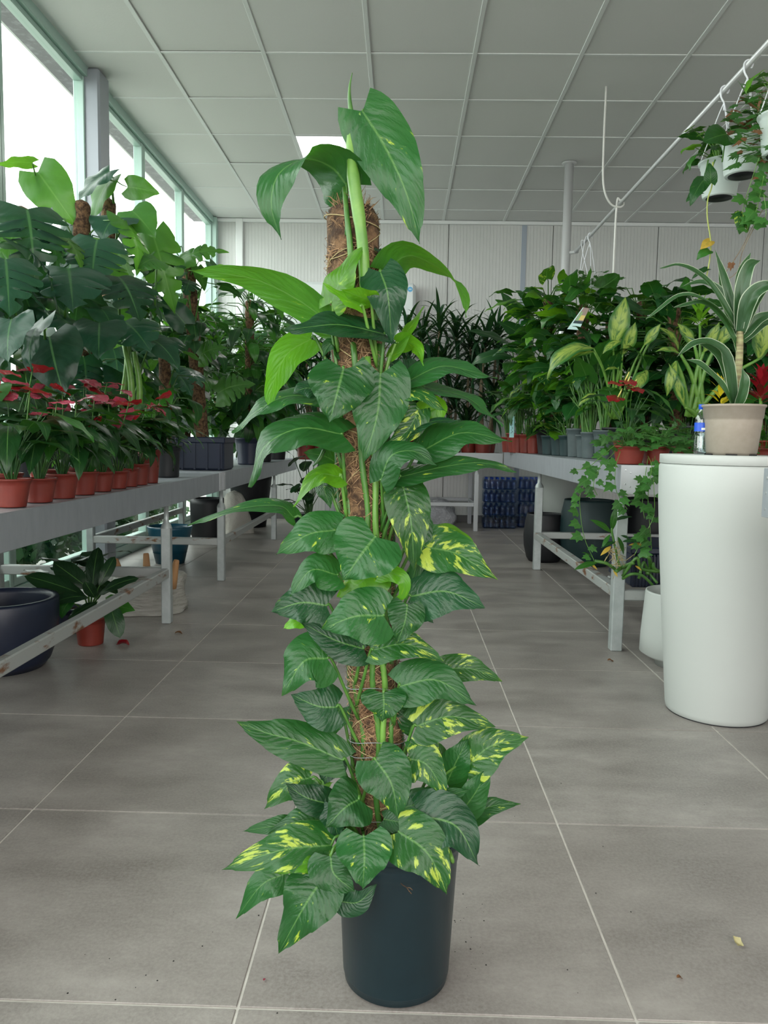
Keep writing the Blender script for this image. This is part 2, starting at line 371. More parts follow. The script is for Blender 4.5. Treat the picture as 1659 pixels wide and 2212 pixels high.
# --- left wall: full-height glazing
wl = struct(MB().box((X0-.09, Y0-.1, -.1), (X0+.01, Y1+.1, .07)).build('wall_left', M_frame))
struct(MB().box((X0-.09, Y0-.1, H-.055), (X0+.02, Y1+.1, H+.08), .004).build('trim_4', M_frame))
ys = [3.9-1.08*k for k in range(6, 0, -1)] + [3.9, 4.95, 6.02, 7.08, 8.14]
def window(name, a, b, axis, c, lo, hi):
    wdw = bpy.data.objects.new(name, None); col.objects.link(wdw); struct(wdw)
    def q(u, d, z): return (c+d, u, z) if axis == 'Y' else (u, c+d, z)
    wdw.location = q((a+b)/2, 0, lo)
    def bar(n, u0, u1, z0, z1, d0, d1, mat=M_frame):
        p, r = q(u0, d0, z0), q(u1, d1, z1)
        MB().box(tuple(map(min, p, r)), tuple(map(max, p, r)), .004).build(n, mat, wdw)
    bar('frame_side', a-.006, a+.036, lo, hi, -.035, .03); bar('frame_side', b-.036, b+.006, lo, hi, -.035, .03)
    bar('frame_rail', a+.036, b-.036, lo, lo+.045, -.035, .025); bar('frame_rail', a+.036, b-.036, hi-.03, hi, -.035, .025)
    bar('frame_rail', a+.036, b-.036, .36, .405, -.035, .025)
    p, r = q(a+.03, -.004, .40), q(b-.03, .004, hi-.02)
    MB().box(tuple(map(min, p, r)), tuple(map(max, p, r))).build('pane', M_glass if axis == 'Y' else M_glasf, wdw)
    p, r = q(a+.03, -.004, lo+.03), q(b-.03, .004, .37)
    MB().box(tuple(map(min, p, r)), tuple(map(max, p, r))).build('pane', M_glass if axis == 'Y' else M_glasf, wdw)
for k in range(len(ys)-1): window('window_%d' % (k+1), ys[k], ys[k+1], 'Y', X0-.03, .07, H-.055)
struct(MB().box((X0-.02, 4.93, 0), (X0+.09, 5.10, H), .012).build('trim_5', M_post))
struct(MB().box((X0-.04, 8.12, 0), (X0+.05, Y1, H), .006).build('trim_6', M_frame))
# --- shop front behind the camera: glazing too
struct(MB().box((X0, Y0-.1, -.1), (X1, Y0, .07)).build('wall_front', M_frame))
xs = [X0+.02+k*1.265*.998 for k in range(6)]
for k in range(5): window('window_%d' % (len(ys)+k), xs[k], xs[k+1], 'X', Y0+.04, .07, H-.02)
# --- outside: paving, eave, hedge
M_pav = pbr('outdoor_paving', (.34, .34, .31), .8, c2=(.27, .27, .25), ns=2)
gr = tag(MB().box((-30, -30, -.3), (30, 30, -.13)).build('ground', M_pav), kind='structure')
M_eave = pbr('weathered_eave', (.17, .16, .18), .6, c2=(.34, .32, .36), ns=22, lo=.5, hi=.7, bs=60, bstr=.5)
struct(MB().box((-2.24, Y0-.2, H+.02), (X0-.095, Y1+.2, H+.06), .004).build('trim_7', M_eave))
hv, hf = [], []
hr = random.Random(3)
for k in range(16000):
    y = hr.uniform(-1.5, 8.6); z = hr.uniform(-.12, .72)*(1 if y < 5 else hr.uniform(.4, 1)); x = -2.62+hr.gauss(0, .12); s = hr.uniform(.03, .06)
    a = Vector((hr.gauss(0, 1), hr.gauss(0, 1), hr.gauss(0, 1))).normalized(); b = a.cross(Vector((hr.gauss(0, 1), hr.gauss(0, 1), hr.gauss(0, 1)))).normalized()
    c = Vector((x, y, z)); n = len(hv); hv += [c-a*s, c+b*s*.5, c+a*s, c-b*s*.5]; hf.append((n, n+1, n+2, n+3))
tag(obj('hedge', hv, hf, M_dk, smooth=False), 'green hedge growing outside behind the low window panes', 'hedge', kind='stuff')

# ---------------------------------------------------------------- benches
def bench(name, label, xa, xb, ya, yb, ztop, ap, legs, rails, lmat, zr=.235, amat=None, slats=True, bars=None, leg_r=.021):
    t = thing(name, label, 'bench', ((xa+xb)/2, (ya+yb)/2, 0)); amat = amat or M_galv
    th = .012
    for (a, b) in (((xa, ya), (xb, ya+th)), ((xa, yb-th), (xb, yb)), ((xa, ya+th), (xa+th, yb-th)), ((xb-th, ya+th), (xb, yb-th))):
        MB().box((a[0], a[1], ztop-ap), (b[0], b[1], ztop), .002).build('apron', amat, t)
    MB().box((xa+th, ya+th, ztop-.05), (xb-th, yb-th, ztop-.004)).build('bench_top', amat, t)
    for (x, y) in legs:
        l = MB().box((x-leg_r, y-leg_r, 0), (x+leg_r, y+leg_r, ztop-ap-.10), .004).build('leg', lmat, t)
        m = MB(); m.lathe((x, y, 0), [(leg_r*1.25, ztop-ap-.105), (leg_r*.95, ztop-ap-.085), (leg_r*.55, ztop-ap-.075), (leg_r*.5, ztop-ap-.005), (leg_r*1.3, ztop-ap-.004), (leg_r*1.3, ztop-ap)], 12)
        m.build('adjusting_screw', lmat, l, True)
    for (a, b) in rails:
        MB().box((min(a[0], b[0])-.016, min(a[1], b[1])-.016, zr-.022), (max(a[0], b[0])+.016, max(a[1], b[1])+.016, zr+.022), .004).build('lower_rail', M_rust, t)
    return t
# left: two benches end to end
lx, rx = -1.93, -1.045
b1 = bench('plant_bench', 'long galvanised bench on the left carrying the red anthuriums', lx, rx, .6, 4.50, .65, .105,
      [(-1.066, 3.5), (-1.85, 3.5), (-1.066, 1.2), (-1.85, 1.2)], [((-1.066, 1.2), (-1.066, 3.478)), ((-1.85, 1.2), (-1.85, 3.478)), ((-1.83, 3.5), (-1.088, 3.5))], M_leg)
b2 = bench('plant_bench', 'far left galvanised bench carrying the dark planter box', lx, rx, 4.512, 7.75, .655, .11,
      [(-1.066, 4.58), (-1.85, 4.58), (-1.066, 6.5), (-1.85, 6.5)], [((-1.066, 4.60), (-1.066, 6.48)), ((-1.85, 4.60), (-1.85, 6.48)), ((-1.83, 4.58), (-1.088, 4.58))], M_leg)
for y0 in (4.44, 4.52):
    c = MB().box((rx, y0, .548), (rx+.004, y0+.062, .652), .001).build('corner_plate', M_bwh, b1 if y0 < 4.5 else b2)
    for z in (.565, .59, .615, .638):
        MB().lathe((0, 0, 0), [(.0001, .003), (.004, .0025), (.005, 0)], 8).build('rivet', M_zinc, c).matrix_basis = Matrix.Translation(Vector((rx+.004, y0+.045, z))-org(c)) @ Matrix.Rotation(math.pi/2, 4, 'Y')
# right bench
bx = .865
b3 = bench('plant_bench', 'galvanised bench on the right beside the white pedestal with ivy hanging over', bx, 2.35, 3.08, 6.6, .775, .115,
      [(.905, 3.2), (.925, 5.22), (2.2, 3.2), (2.2, 5.22)], [((.912, 3.222), (.925, 5.198)), ((.93, 3.2), (2.18, 3.2)), ((.95, 5.22), (2.18, 5.22))], M_leg, leg_r=.024)
cp = MB().box((bx-.002, 3.074, .66), (bx+.17, 3.08, .775), .001).build('corner_plate', M_bwh, b3)
for x, z in ((.015, .755), (.015, .70), (.035, .745), (.035, .69)):
    MB().lathe((0, 0, 0), [(.0001, .003), (.0035, .0025), (.0045, 0)], 8).build('rivet', M_zinc, cp).matrix_basis = Matrix.Translation(Vector((bx+x, 3.074, z))-org(cp)) @ Matrix.Rotation(math.pi/2, 4, 'X')
# back white bench
b4 = bench('plant_bench', 'white bench along the back wall under the tall dracaenas', -.85, .95, 7.33, 8.15, .745, .1,
      [(.716, 7.39), (.716, 8.05), (-.7, 7.39), (-.7, 8.05)], [], M_bwh, amat=M_bwh, leg_r=.02)
for (a, b) in (((-.68, 7.375), (.696, 7.405)), ((-.68, 8.035), (.696, 8.065)), ((.701, 7.41), (.731, 8.03))):
    MB().box((*a, .235), (*b, .27), .003).build('lower_rail', M_bwh, b4)
# corner of one more bench that reaches in at the right edge
b5 = bench('plant_bench', 'light blue riveted bench corner at the right edge of the picture', .862, 1.75, .5, 1.86, .808, .115,
      [(.94, .8), (.94, 1.72), (1.7, .8), (1.7, 1.72)], [], M_leg)
cp = MB().box((.858, 1.79, .692), (.862, 1.862, .808), .001).build('corner_plate', M_galv, b5)
for z in (.785, .75, .712):
    MB().lathe((0, 0, 0), [(.0001, .003), (.0035, .0025), (.0045, 0)], 8).build('rivet', M_zinc, cp).matrix_basis = Matrix.Translation(Vector((.858, 1.845, z))-org(cp)) @ Matrix.Rotation(-math.pi/2, 4, 'Y')

# ================================================================ leaf shapes
PROF = {
 'heart': [(0, .60), (.03, .76), (.08, .90), (.16, .985), (.26, 1), (.4, .92), (.55, .74), (.7, .51), (.82, .31), (.91, .15), (.96, .065), (1, 0)],
 'lance': [(0, .10), (.06, .32), (.15, .62), (.27, .88), (.4, 1), (.55, .93), (.7, .7), (.83, .41), (.92, .19), (.97, .07), (1, 0)],
 'strap': [(0, .6), (.15, .85), (.33, 1), (.52, .9), (.72, .64), (.88, .3), (1, 0)],
 'oval':  [(0, .12), (.08, .42), (.2, .75), (.35, .96), (.5, 1), (.65, .93), (.8, .72), (.9, .47), (.96, .26), (1, .04)],
 'spathe': [(0, .55), (.04, .8), (.12, .95), (.25, 1), (.45, .95), (.65, .78), (.8, .53), (.92, .25), (1, 0)],
}
def prof(k, t):
    p = PROF[k]
    for (a, x), (b, y) in zip(p[:-1], p[1:]):
        if t <= b: return x+(y-x)*(t-a)/(b-a)
    return 0
LOBE = {'heart': .17, 'lance': .02, 'strap': 0, 'oval': 0, 'spathe': .2}
def blade(mid, frames, W, kind, L, nu=4, nv=14, fold=.12, cup=.3, wave=.04, wk=2.5, ph=0.0):
    """verts, faces, uv of a blade around a midrib; frames(v) -> (side, normal, tangent)"""
    vs_, uv, fs = [], [], []
    n = 2*nu+1; lobe = LOBE[kind]*min(1.0, W/L*1.5)
    for j in range(nv+1):
        v = (j/nv)**1.0
        hw = W*.5*prof(kind, v); c = mid(v); s, nn, t = frames(v)
        for i in range(-nu, nu+1):
            u = i/nu; a = abs(u)
            y = -lobe*L*(a**1.1)*max(0, 1-v*2.2)**2 + .05*L*a*a*(1-v)*v*2
            d = hw*(fold*a - .5*cup*a*a) + W*wave*a*a*math.sin(v*wk*6.283+ph+(0 if u < 0 else 1.7))
            vs_.append(c + s*(u*hw) + t*y + nn*d); uv.append((u*.5+.5, v))
    for j in range(nv):
        for i in range(n-1):
            k = j*n+i; fs.append((k, k+1, k+n+1, k+n))
    return vs_, fs, uv
def unit_leaf(name, kind, ratio, bend, mat, nu=3, nv=9, fold=.15, cup=.3, wave=.04, ph=0.0):
    """one-metre leaf along +Y, arching down by bend (radians)"""
    N = 40; pts = [Vector((0, 0, 0))]; an = bend*.15
    for i in range(N):
        a = bend*.35-bend*1.35*((i+.5)/N)
        pts.append(pts[-1]+Vector((0, math.cos(a), math.sin(a)))/N)
    def mid(v): return pts[min(N, int(round(v*N)))]
    def fr(v):
        i = min(N-1, max(1, int(round(v*N)))); t = (pts[i+1]-pts[i-1]).normalized(); s = Vector((1, 0, 0)); return s, s.cross(t), t
    vs_, fs, uv = blade(mid, fr, ratio, kind, 1.0, nu, nv, fold, cup, wave, ph=ph)
    return mesh(name, vs_, fs, mat, True, uv)
def monstera_leaf(name, W, mat, cuts=4, bend=.5, depth=.55, ph=0.0, sr=None):
    """split blade: slits between the lateral veins"""
    rr = random.Random(int(ph*100)+cuts)
    rows = []; n_l = cuts
    base_rows = [0, .03, .07]
    vv = [(x, 1.0) for x in base_rows]
    for k in range(n_l):
        a = .10+.66*k/n_l; b = .10+.66*(k+1)/n_l
        vv += [(a+.0, .90), (a+.02, .97), (a+(b-a)*.35, 1.0), (b-.075, .98), (b-.06, .9), (b-.048, 1-depth*rr.uniform(.85, 1.15)), (b-.018, 1-depth*rr.uniform(.9, 1.2))]
    vv += [(.79, .97), (.86, 1), (.92, 1), (.97, 1), (1, 1)]
    vs_, uv, fs = [], [], []; nu = 5; n = 2*nu+1
    def mid(v):
        a = bend*.3-bend*1.1*v; return Vector((0, v*math.cos(a*.5), v*math.sin(a)*.8))
    for (v, e) in vv:
        hw = W*.5*prof('heart', v); c = mid(v); fwd = .22*(1-v)+.06
        for i in range(-nu, nu+1):
            u = i/nu; a = abs(u); x = u*hw*e
            y = -.18*(a**1.1)*max(0, 1-v*2.4)**2 + fwd*a*hw*1.2*(1 if v > .06 else v/.06)
            z = hw*e*(.12*a-.30*a*a)+.03*W*a*a*math.sin(v*14+ph+u)
            vs_.append(c+Vector((x, y, z))); uv.append((x/hw*.5+.5 if hw > 1e-6 else .5, v))
    for j in range(len(vv)-1):
        for i in range(n-1):
            k = j*n+i; fs.append((k, k+1, k+n+1, k+n))
    return mesh(name, vs_, fs, mat, True, uv)
def put(parent, me, base, d, nrm, size, name='leaf', wx=1.0):
    d = Vector(d).normalized(); nrm = Vector(nrm); z = nrm-d*nrm.dot(d)
    if z.length < 1e-3: z = Vector((1, 0, 0))-d*d.x
    z.normalize(); x = d.cross(z)
    M = Matrix(((x.x*size*wx, d.x*size, z.x*size, base[0]), (x.y*size*wx, d.y*size, z.y*size, base[1]), (x.z*size*wx, d.z*size, z.z*size, base[2]), (0, 0, 0, 1)))
    return link(name, me, parent, M)
def camvec(n): return Vector((n[0], -n[2], n[1]))      # (right, up, towards viewer) -> world
def custom_leaf(parent, pts, wpx, n0, mat, n1=None, kind='heart', fold=.16, cup=.35, wave=.05, nu=5, nv=22, name='leaf'):
    """pts: (px, py, Y) along the midrib"""
    w3 = [P(*p) for p in pts]; N = 40; sp = spline(w3, N)
    L = sum((sp[i+1]-sp[i]).length for i in range(N)); W = wpx*pts[0][2]/FPX
    a, b = camvec(n0), camvec(n1 or n0)
    def mid(v): return sp[min(N, int(round(v*N)))]
    def fr(v):
        i = min(N-1, max(1, int(round(v*N)))); t = (sp[i+1]-sp[i-1]).normalized(); nn = a.lerp(b, v); nn = nn-t*nn.dot(t); nn.normalize()
        return t.cross(nn), nn, t
    vs_, fs, uv = blade(mid, fr, W, kind, L, nu, nv, fold, cup, wave, wk=2.2, ph=R.uniform(0, 6))
    return obj(name, vs_, fs, mat, parent, True, uv), sp[0], L

# ---------------------------------------------------------------- pots
def pot(parent, c, rt, rb, h, mat, lip=.008, band=True, n=36, soil=True, name='pot', soilz=.86, feet=False):
    c = Vector(c); w = max(.003, rt*.03); z2 = h*.80
    rz = lambda z: rb+(rt-rb)*(z/h)
    pr = [(.001, .002), (rb*.86, .002), (rb*.97, 0), (rb, h*.02), (rb*1.005, h*.05)]
    if band: pr += [(rz(z2)-.0008, z2-.004), (rz(z2), z2), (rz(z2)+lip*.5, z2+.003)]
    pr += [(rt+lip*(.5 if band else .2), h*.93), (rt+lip, h*.935), (rt+lip, h*.995), (rt+lip*.7, h), (rt-w, h), (rt-w*1.3, h*.97), (rz(h*soilz*.9)-w, h*soilz*.9), (rz(h*.3)-w, h*.3)]
    p = MB().lathe(c, pr, n).build(name, mat, parent, True)
    if soil:
        rs = rz(h*soilz)-w*.9; v = [c+Vector((0, 0, h*soilz))]; f = []; m = 24
        for k in (1, 2, 3):
            for i in range(m):
                a = 2*math.pi*i/m; v.append(c+Vector((rs*k/3*math.cos(a), rs*k/3*math.sin(a), h*soilz+(R.uniform(-.03, .03)*rs if k < 3 else 0))))
        f += [(0, 1+i, 1+(i+1) % m) for i in range(m)]
        for k in (0, 1): f += [(1+k*m+i, 1+(k+1)*m+i, 1+(k+1)*m+(i+1) % m, 1+k*m+(i+1) % m) for i in range(m)]
        obj('soil', v, f, M_soil, parent, True)
    return p
def moss_pole(parent, a, b, r, name='moss_pole', knobs=0, n=14, fib=0, mat=None):
    a, b = Vector(a), Vector(b); ax = (b-a); L = ax.length; t = ax/L; x = t.cross(Vector((0, 1, 0))).normalized(); y = t.cross(x)
    m = max(8, int(L/(r*.35))); v, f = [], []; sd = R.uniform(0, 50)
    for j in range(m+1):
        q = j/m; e = 1.0
        d = (1-q)*L
        if d < r*.8: e = math.sqrt(max(.02, 1-((r*.8-d)/(r*.8))**2))
        k = 1+(.10*abs(math.sin(q*math.pi*knobs)) if knobs else 0)
        for i in range(n):
            an = 6.2832*i/n; p = a+ax*q
            rr = r*e*k*(1+.12*noise.noise(Vector((math.cos(an)*1.5+sd, math.sin(an)*1.5, q*L/r*.8))))
            v.append(p+(x*math.cos(an)+y*math.sin(an))*rr)
    f = [(j*n+i, j*n+(i+1) % n, (j+1)*n+(i+1) % n, (j+1)*n+i) for j in range(m) for i in range(n)] + [tuple(range(m*n, m*n+n))]
    o = obj(name, v, f, mat or M_coir, parent, True)
    if fib:
        fv, ff = [], []
        for k in range(fib):
            q = R.random()**.9; an = R.uniform(0, 6.2832); top = q > .93
            c = a+ax*q; rd = x*math.cos(an)+y*math.sin(an)
            if top: rd = (rd+t*R.uniform(.2, 1.2)).normalized(); base = a+ax*min(q, .965)+rd*r*.85
            else: base = c+rd*r*.97
            tg = (t*R.uniform(-1, 1)+t.cross(rd)*R.uniform(-1, 1)).normalized()
            ln = R.uniform(.008, .03); out = R.uniform(.05, .45 if not top else .9); wd = tg.cross(rd).normalized()*R.uniform(.0003, .0007)
            p0 = base; p1 = base+tg*ln*.5+rd*ln*out*.6; p2 = base+tg*ln+rd*ln*out*R.uniform(-.3, .8)
            i = len(fv); fv += [p0-wd, p0+wd, p1+wd, p1-wd, p2]; ff += [(i, i+1, i+2, i+3), (i+3, i+2, i+4)]
        h = obj('coir_fibres', fv, ff, M_coirf, o, False); h['kind'] = 'stuff'
        s = MB()
        for k in range(int(L/.032)):
            z0 = .02+k*.032; sl = R.uniform(-.03, .04); ps = []
            for i in range(25):
                an = 6.2832*i/24; ps.append(a+t*(min(L-.02, z0+sl*math.sin(an+k)))+(x*math.cos(an)+y*math.sin(an))*r*1.06)
            s.tube(ps, R.uniform(.0006, .0011), 4, False)
        h = s.build('raffia_string', M_raff, o, True)
    return o

# ================================================================ the tall pothos in the middle
YC = 1.185
hero = thing('potted_pothos', 'tall golden pothos climbing a coir pole in a dark blue pot', 'potted plant', (0, YC, 0))
pc = PZ(855, 2150, 0); PCX = -.003+0.0
hp = MB(); c0 = Vector((.006, YC, 0))
hp.lathe(c0, [(.001, .006), (.074, .006), (.078, 0), (.0825, .004), (.0835, .014), (.0845, .0155), (.0850, .017), (.0945, .205), (.0955, .206), (.0975, .224), (.0985, .236), (.1025, .2375), (.1045, .241), (.1045, .250), (.1025, .2525), (.0995, .2525), (.0975, .249), (.0965, .238), (.094, .2), (.088, .1)], 64)
hp.build('pot', M_potd, hero, True)
v = [c0+Vector((0, 0, .232))]; f = []
for k in (1, 2, 3, 4):
    for i in range(32):
        a = 6.2832*i/32; v.append(c0+Vector((.0965*k/4*math.cos(a), .0965*k/4*math.sin(a), .232+R.uniform(-.004, .005))))
f += [(0, 1+i, 1+(i+1) % 32) for i in range(32)]
for k in range(3): f += [(1+k*32+i, 1+k*32+32+i, 1+k*32+32+(i+1) % 32, 1+k*32+(i+1) % 32) for i in range(32)]
obj('soil', v, f, M_soil, hero, True)
PA = Vector((-.018, YC, .2)); PB = P(758, 432, YC)
moss_pole(hero, PA, PB, .0385, n=28, fib=9000)
def axis_at(z): return PA.lerp(PB, (z-PA.z)/(PB.z-PA.z))
g1, g2, g3, g4, g5, g6 = M_p, M_pf, M_pv, M_pl, M_pd, M_pm
FR = (0, .32, .95)
# (midrib points as px, py, depth offset from the pole axis | width px | normal(s) | material)
LV = [
 ([(749,400,-.03),(716,362,-.035),(660,344,-.045),(602,376,-.06),(586,445,-.065),(607,518,-.055)],128,(.05,.6,-.6),g1,(-.3,.1,1.15)),
 ([(783,240,-.05),(832,318,-.06),(878,418,-.07),(907,527,-.06)],122,(-.15,.35,.92),g2,(-.35,.1,.9)),
 ([(712,700,-.03),(655,655,-.03),(570,610,-.03),(490,592,-.03),(408,583,-.02)],84,(.12,.6,-.75),g6,(0,.7,-.65)),
 ([(716,655,-.06),(738,600,-.065),(786,528,-.06)],78,(-.4,.35,.85),g4),
 ([(778,662,-.075),(745,642,-.08),(697,612,-.085)],46,(-.1,.8,.6),g4),
 ([(800,650,-.07),(775,640,-.08),(735,625,-.085)],56,(0,.7,-.6),g4),
 ([(832,585,-.03),(885,552,-.035),(955,585,-.04),(1004,640,-.04),(1005,686,-.04)],80,(.1,.7,-.65),g6,(.6,.3,.7)),
 ([(836,566,-.02),(822,545,-.03),(808,536,-.03)],34,(0,.8,.5),g5),
 ([(868,560,-.01),(840,548,-.02),(810,548,-.03)],26,(0,.9,.4),g1),
 ([(822,588,-.06),(838,640,-.075),(846,745,-.06)],92,(.05,.15,.98),g5),
 ([(832,722,-.05),(740,702,-.075),(670,706,-.085),(610,716,-.085)],84,(0,.72,.69),g5),
 ([(672,732,-.03),(620,765,-.035),(590,830,-.04),(580,886,-.04)],70,(-.4,.35,-.8),g6,(-.6,.2,-.7)),
 ([(742,797,-.075),(728,850,-.09),(711,913,-.09)],134,(-.02,.35,.93),g2),
 ([(822,808,-.06),(815,895,-.075),(786,999,-.085)],124,(.05,.3,.95),g2),
 ([(738,938,-.065),(650,925,-.075),(572,965,-.08),(541,1053,-.075)],122,(-.05,.8,.6),g1,(-.55,.6,.6)),
 ([(700,858,-.03),(620,856,-.035),(555,888,-.04),(502,936,-.04)],86,(-.1,.85,.5),g2),
 ([(705,850,-.02),(665,838,-.025),(630,850,-.03)],70,(0,.7,.7),g5),
 ([(734,1030,-.05),(685,1028,-.06),(633,1094,-.065)],60,(-.25,.65,.65),g4),
 ([(698,1040,-.03),(702,1062,-.04),(715,1098,-.04)],42,(-.3,.2,.9),g1),
 ([(635,1118,-.03),(600,1092,-.035),(500,1102,-.04),(405,1137,-.04)],58,(-.05,.9,.42),g2),
 ([(735,1005,.02),(700,985,.01),(655,978,.01)],62,(0,.5,.85),g1),
 ([(733,1018,.03),(715,1060,.02),(700,1065,.02)],50,(0,.4,.9),g2),
 ([(727,1145,-.05),(665,1155,-.06),(597,1198,-.065)],96,(-.05,.45,.9),g2),
 ([(810,1160,-.085),(775,1205,-.1),(742,1254,-.1)],148,(-.02,.35,.93),g2),
 ([(872,1054,-.065),(888,1130,-.08),(895,1235,-.075)],92,(.1,.2,.97),g3),
 ([(905,1120,-.04),(908,1190,-.05),(884,1272,-.05)],62,(.3,.1,.95),g1),
 ([(915,972,-.04),(1000,935,-.045),(1106,955,-.05)],92,(.1,.7,.7),g2),
 ([(822,1038,-.075),(845,985,-.085),(895,975,-.09),(946,1007,-.09)],76,(-.1,.65,.75),g1),
 ([(866,1030,-.06),(960,1008,-.065),(1040,1000,-.07),(1116,1019,-.07)],66,(.05,.82,.57),g2),
 ([(880,824,-.04),(950,792,-.045),(1010,800,-.05),(1074,819,-.05)],78,(.05,.8,.58),g1),
 ([(905,815,.0),(870,800,-.01),(838,778,-.01)],72,(0,.5,.85),g5),
 ([(862,842,-.05),(910,850,-.06),(968,892,-.06)],58,(.1,.75,.65),g3),
 ([(918,836,-.02),(1000,855,-.025),(1045,885,-.03),(1086,922,-.03)],66,(.15,.9,.35),g1),
 ([(866,950,-.05),(915,915,-.055),(995,906,-.05)],54,(.0,.9,.4),g5),
 ([(905,885,-.05),(880,930,-.06),(832,968,-.07)],58,(.1,.4,.9),g3),
 ([(900,905,.0),(945,880,-.005),(938,930,-.01)],56,(.2,.3,.9),g4),
 ([(846,768,-.03),(880,715,-.035),(917,662,-.035)],42,(-.6,.4,.6),g4),
 ([(862,742,-.03),(895,745,-.035),(916,790,-.035)],52,(.3,.7,-.5),g4),
 ([(885,1022,-.03),(902,1035,-.03),(912,1052,-.03)],44,(.2,.4,.9),g4),
 ([(742,760,-.02),(715,742,-.03),(695,775,-.03)],48,(-.2,.6,.7),g1),
 ([(922,1182,-.05),(990,1198,-.055),(1074,1253,-.06)],104,(.1,.5,.85),g3),
 ([(918,1148,-.02),(980,1146,-.025),(1030,1180,-.03)],44,(.1,.8,.4),g4),
 ([(888,1288,-.06),(965,1278,-.07),(1048,1313,-.075)],114,(.08,.42,.9),g5),
 ([(728,1242,-.065),(672,1232,-.075),(627,1288,-.08)],80,(-.15,.62,.77),g1),
 ([(705,1308,-.05),(650,1302,-.055),(585,1322,-.06)],110,(-.08,.38,.92),g5),
 ([(660,1338,-.04),(635,1345,-.045),(612,1358,-.045)],38,(-.2,.6,.75),g4),
 ([(828,1330,-.095),(765,1332,-.11),(695,1359,-.11)],122,(-.02,.38,.92),g2),
 ([(806,1230,-.05),(775,1262,-.06),(728,1290,-.06)],104,(0,.4,.9),g4),
 ([(815,1245,-.06),(845,1238,-.075),(872,1255,-.085),(868,1288,-.08),(838,1300,-.07)],34,(0,.2,.95),g4),
 ([(880,1308,-.085),(874,1345,-.095),(857,1392,-.095)],80,(.15,.3,.93),g2),
 ([(890,1322,-.03),(915,1325,-.03),(937,1346,-.03)],38,(.2,.6,.75),g5),
 ([(786,1402,-.06),(722,1382,-.07),(652,1345,-.07)],82,(-.1,.5,.85),g5),
 ([(706,1422,-.07),(655,1430,-.085),(611,1503,-.09)],122,(-.2,.42,.88),g2),
 ([(726,1528,-.05),(685,1525,-.06),(628,1500,-.06)],100,(-.1,.42,.9),g5),
 ([(806,1404,-.07),(880,1392,-.08),(960,1429,-.08)],74,(.02,.62,.78),g3),
 ([(864,1482,-.065),(945,1470,-.075),(1029,1525,-.08)],98,(.02,.5,.86),g1),
 ([(955,1445,-.02),(1020,1445,-.02),(1085,1472,-.02)],62,(.1,.5,.86),g3),
 ([(828,1497,-.075),(829,1525,-.085),(826,1559,-.085)],94,(0,.3,.95),g2),
 ([(895,1570,-.02),(882,1530,-.02),(868,1488,-.03)],60,(.1,.1,.99),g2),
 ([(900,1568,-.05),(975,1548,-.06),(1071,1570,-.06)],92,(.05,.5,.86),g3),
 ([(740,1642,-.06),(645,1602,-.07),(575,1583,-.07),(511,1559,-.07)],92,(-.05,.58,.8),g2),
 ([(670,1680,-.03),(622,1695,-.04),(570,1748,-.04)],84,(-.15,.5,.85),g3),
 ([(712,1737,-.05),(660,1722,-.06),(617,1692,-.06)],66,(-.05,.55,.83),g5),
 ([(775,1727,-.08),(745,1745,-.095),(703,1788,-.1)],112,(-.05,.55,.83),g1),
 ([(812,1642,-.08),(846,1695,-.095),(860,1769,-.1)],112,(.12,.32,.94),g2),
 ([(884,1638,-.06),(925,1655,-.07),(966,1723,-.075)],92,(.12,.4,.9),g3),
 ([(965,1692,-.02),(988,1640,-.03),(1012,1596,-.03)],72,(-.2,.2,.95),g1),
 ([(1010,1656,-.03),(1060,1612,-.035),(1143,1592,-.04)],94,(-.1,.45,.88),g3),
 ([(985,1768,-.04),(1025,1715,-.045),(1058,1655,-.04)],80,(.3,.2,.93),g1),
 ([(870,1745,-.05),(935,1728,-.06),(1018,1705,-.06)],64,(0,.65,.76),g1),
 ([(1004,1773,-.02),(1060,1742,-.025),(1125,1737,-.025)],48,(.0,.75,.66),g2),
 ([(905,1762,-.085),(985,1785,-.1),(1034,1870,-.11)],118,(.2,.5,.84),g5),
 ([(862,1797,-.1),(925,1845,-.12),(966,1933,-.125)],120,(.1,.45,.89),g3),
 ([(786,1807,-.11),(787,1860,-.13),(783,1919,-.135)],120,(0,.32,.95),g2),
 ([(716,1826,-.08),(610,1836,-.1),(478,1879,-.1)],106,(-.08,.62,.78),g3),
 ([(714,1850,-.11),(722,1888,-.125),(767,1926,-.13)],102,(-.08,.42,.9),g1),
 ([(708,1864,-.1),(650,1868,-.11),(588,1888,-.11)],46,(0,.8,.5),g4),
 ([(694,1902,-.1),(655,1962,-.115),(601,2060,-.115)],128,(-.2,.45,.87),g2),
 ([(620,1886,-.06),(565,1912,-.07),(510,1985,-.07)],74,(-.25,.4,.88),g1),
 ([(738,1948,-.1),(775,1948,-.105),(814,1910,-.1)],62,(0,.2,.97),g5),
 ([(640,1785,-.03),(590,1785,-.04),(523,1796,-.04)],46,(0,.7,.7),g1),
 ([(692,1772,-.05),(640,1775,-.06),(578,1802,-.06)],64,(-.05,.7,.7),g2),
 ([(722,1742,-.06),(722,1775,-.07),(732,1812,-.07)],68,(-.3,.3,.9),g5),
 ([(722,1638,-.02),(710,1662,-.025),(700,1695,-.03)],70,(-.2,.4,.9),g5),
 ([(950,1642,-.01),(935,1620,-.01),(912,1602,-.01)],48,(.1,.5,.85),g3),
 ([(735,1530,-.01),(722,1560,-.015),(708,1602,-.02)],52,(-.2,.2,.95),g2),
 ([(670,1712,-.02),(690,1700,-.03),(720,1690,-.03)],44,(0,.7,.6),g4),
 ([(930,1755,-.03),(960,1740,-.035),(1000,1735,-.035)],60,(.1,.6,.8),g5),
 ([(830,1770,-.07),(860,1775,-.08),(900,1782,-.085)],50,(.1,.6,.8),g1),
]
nodes_ = []
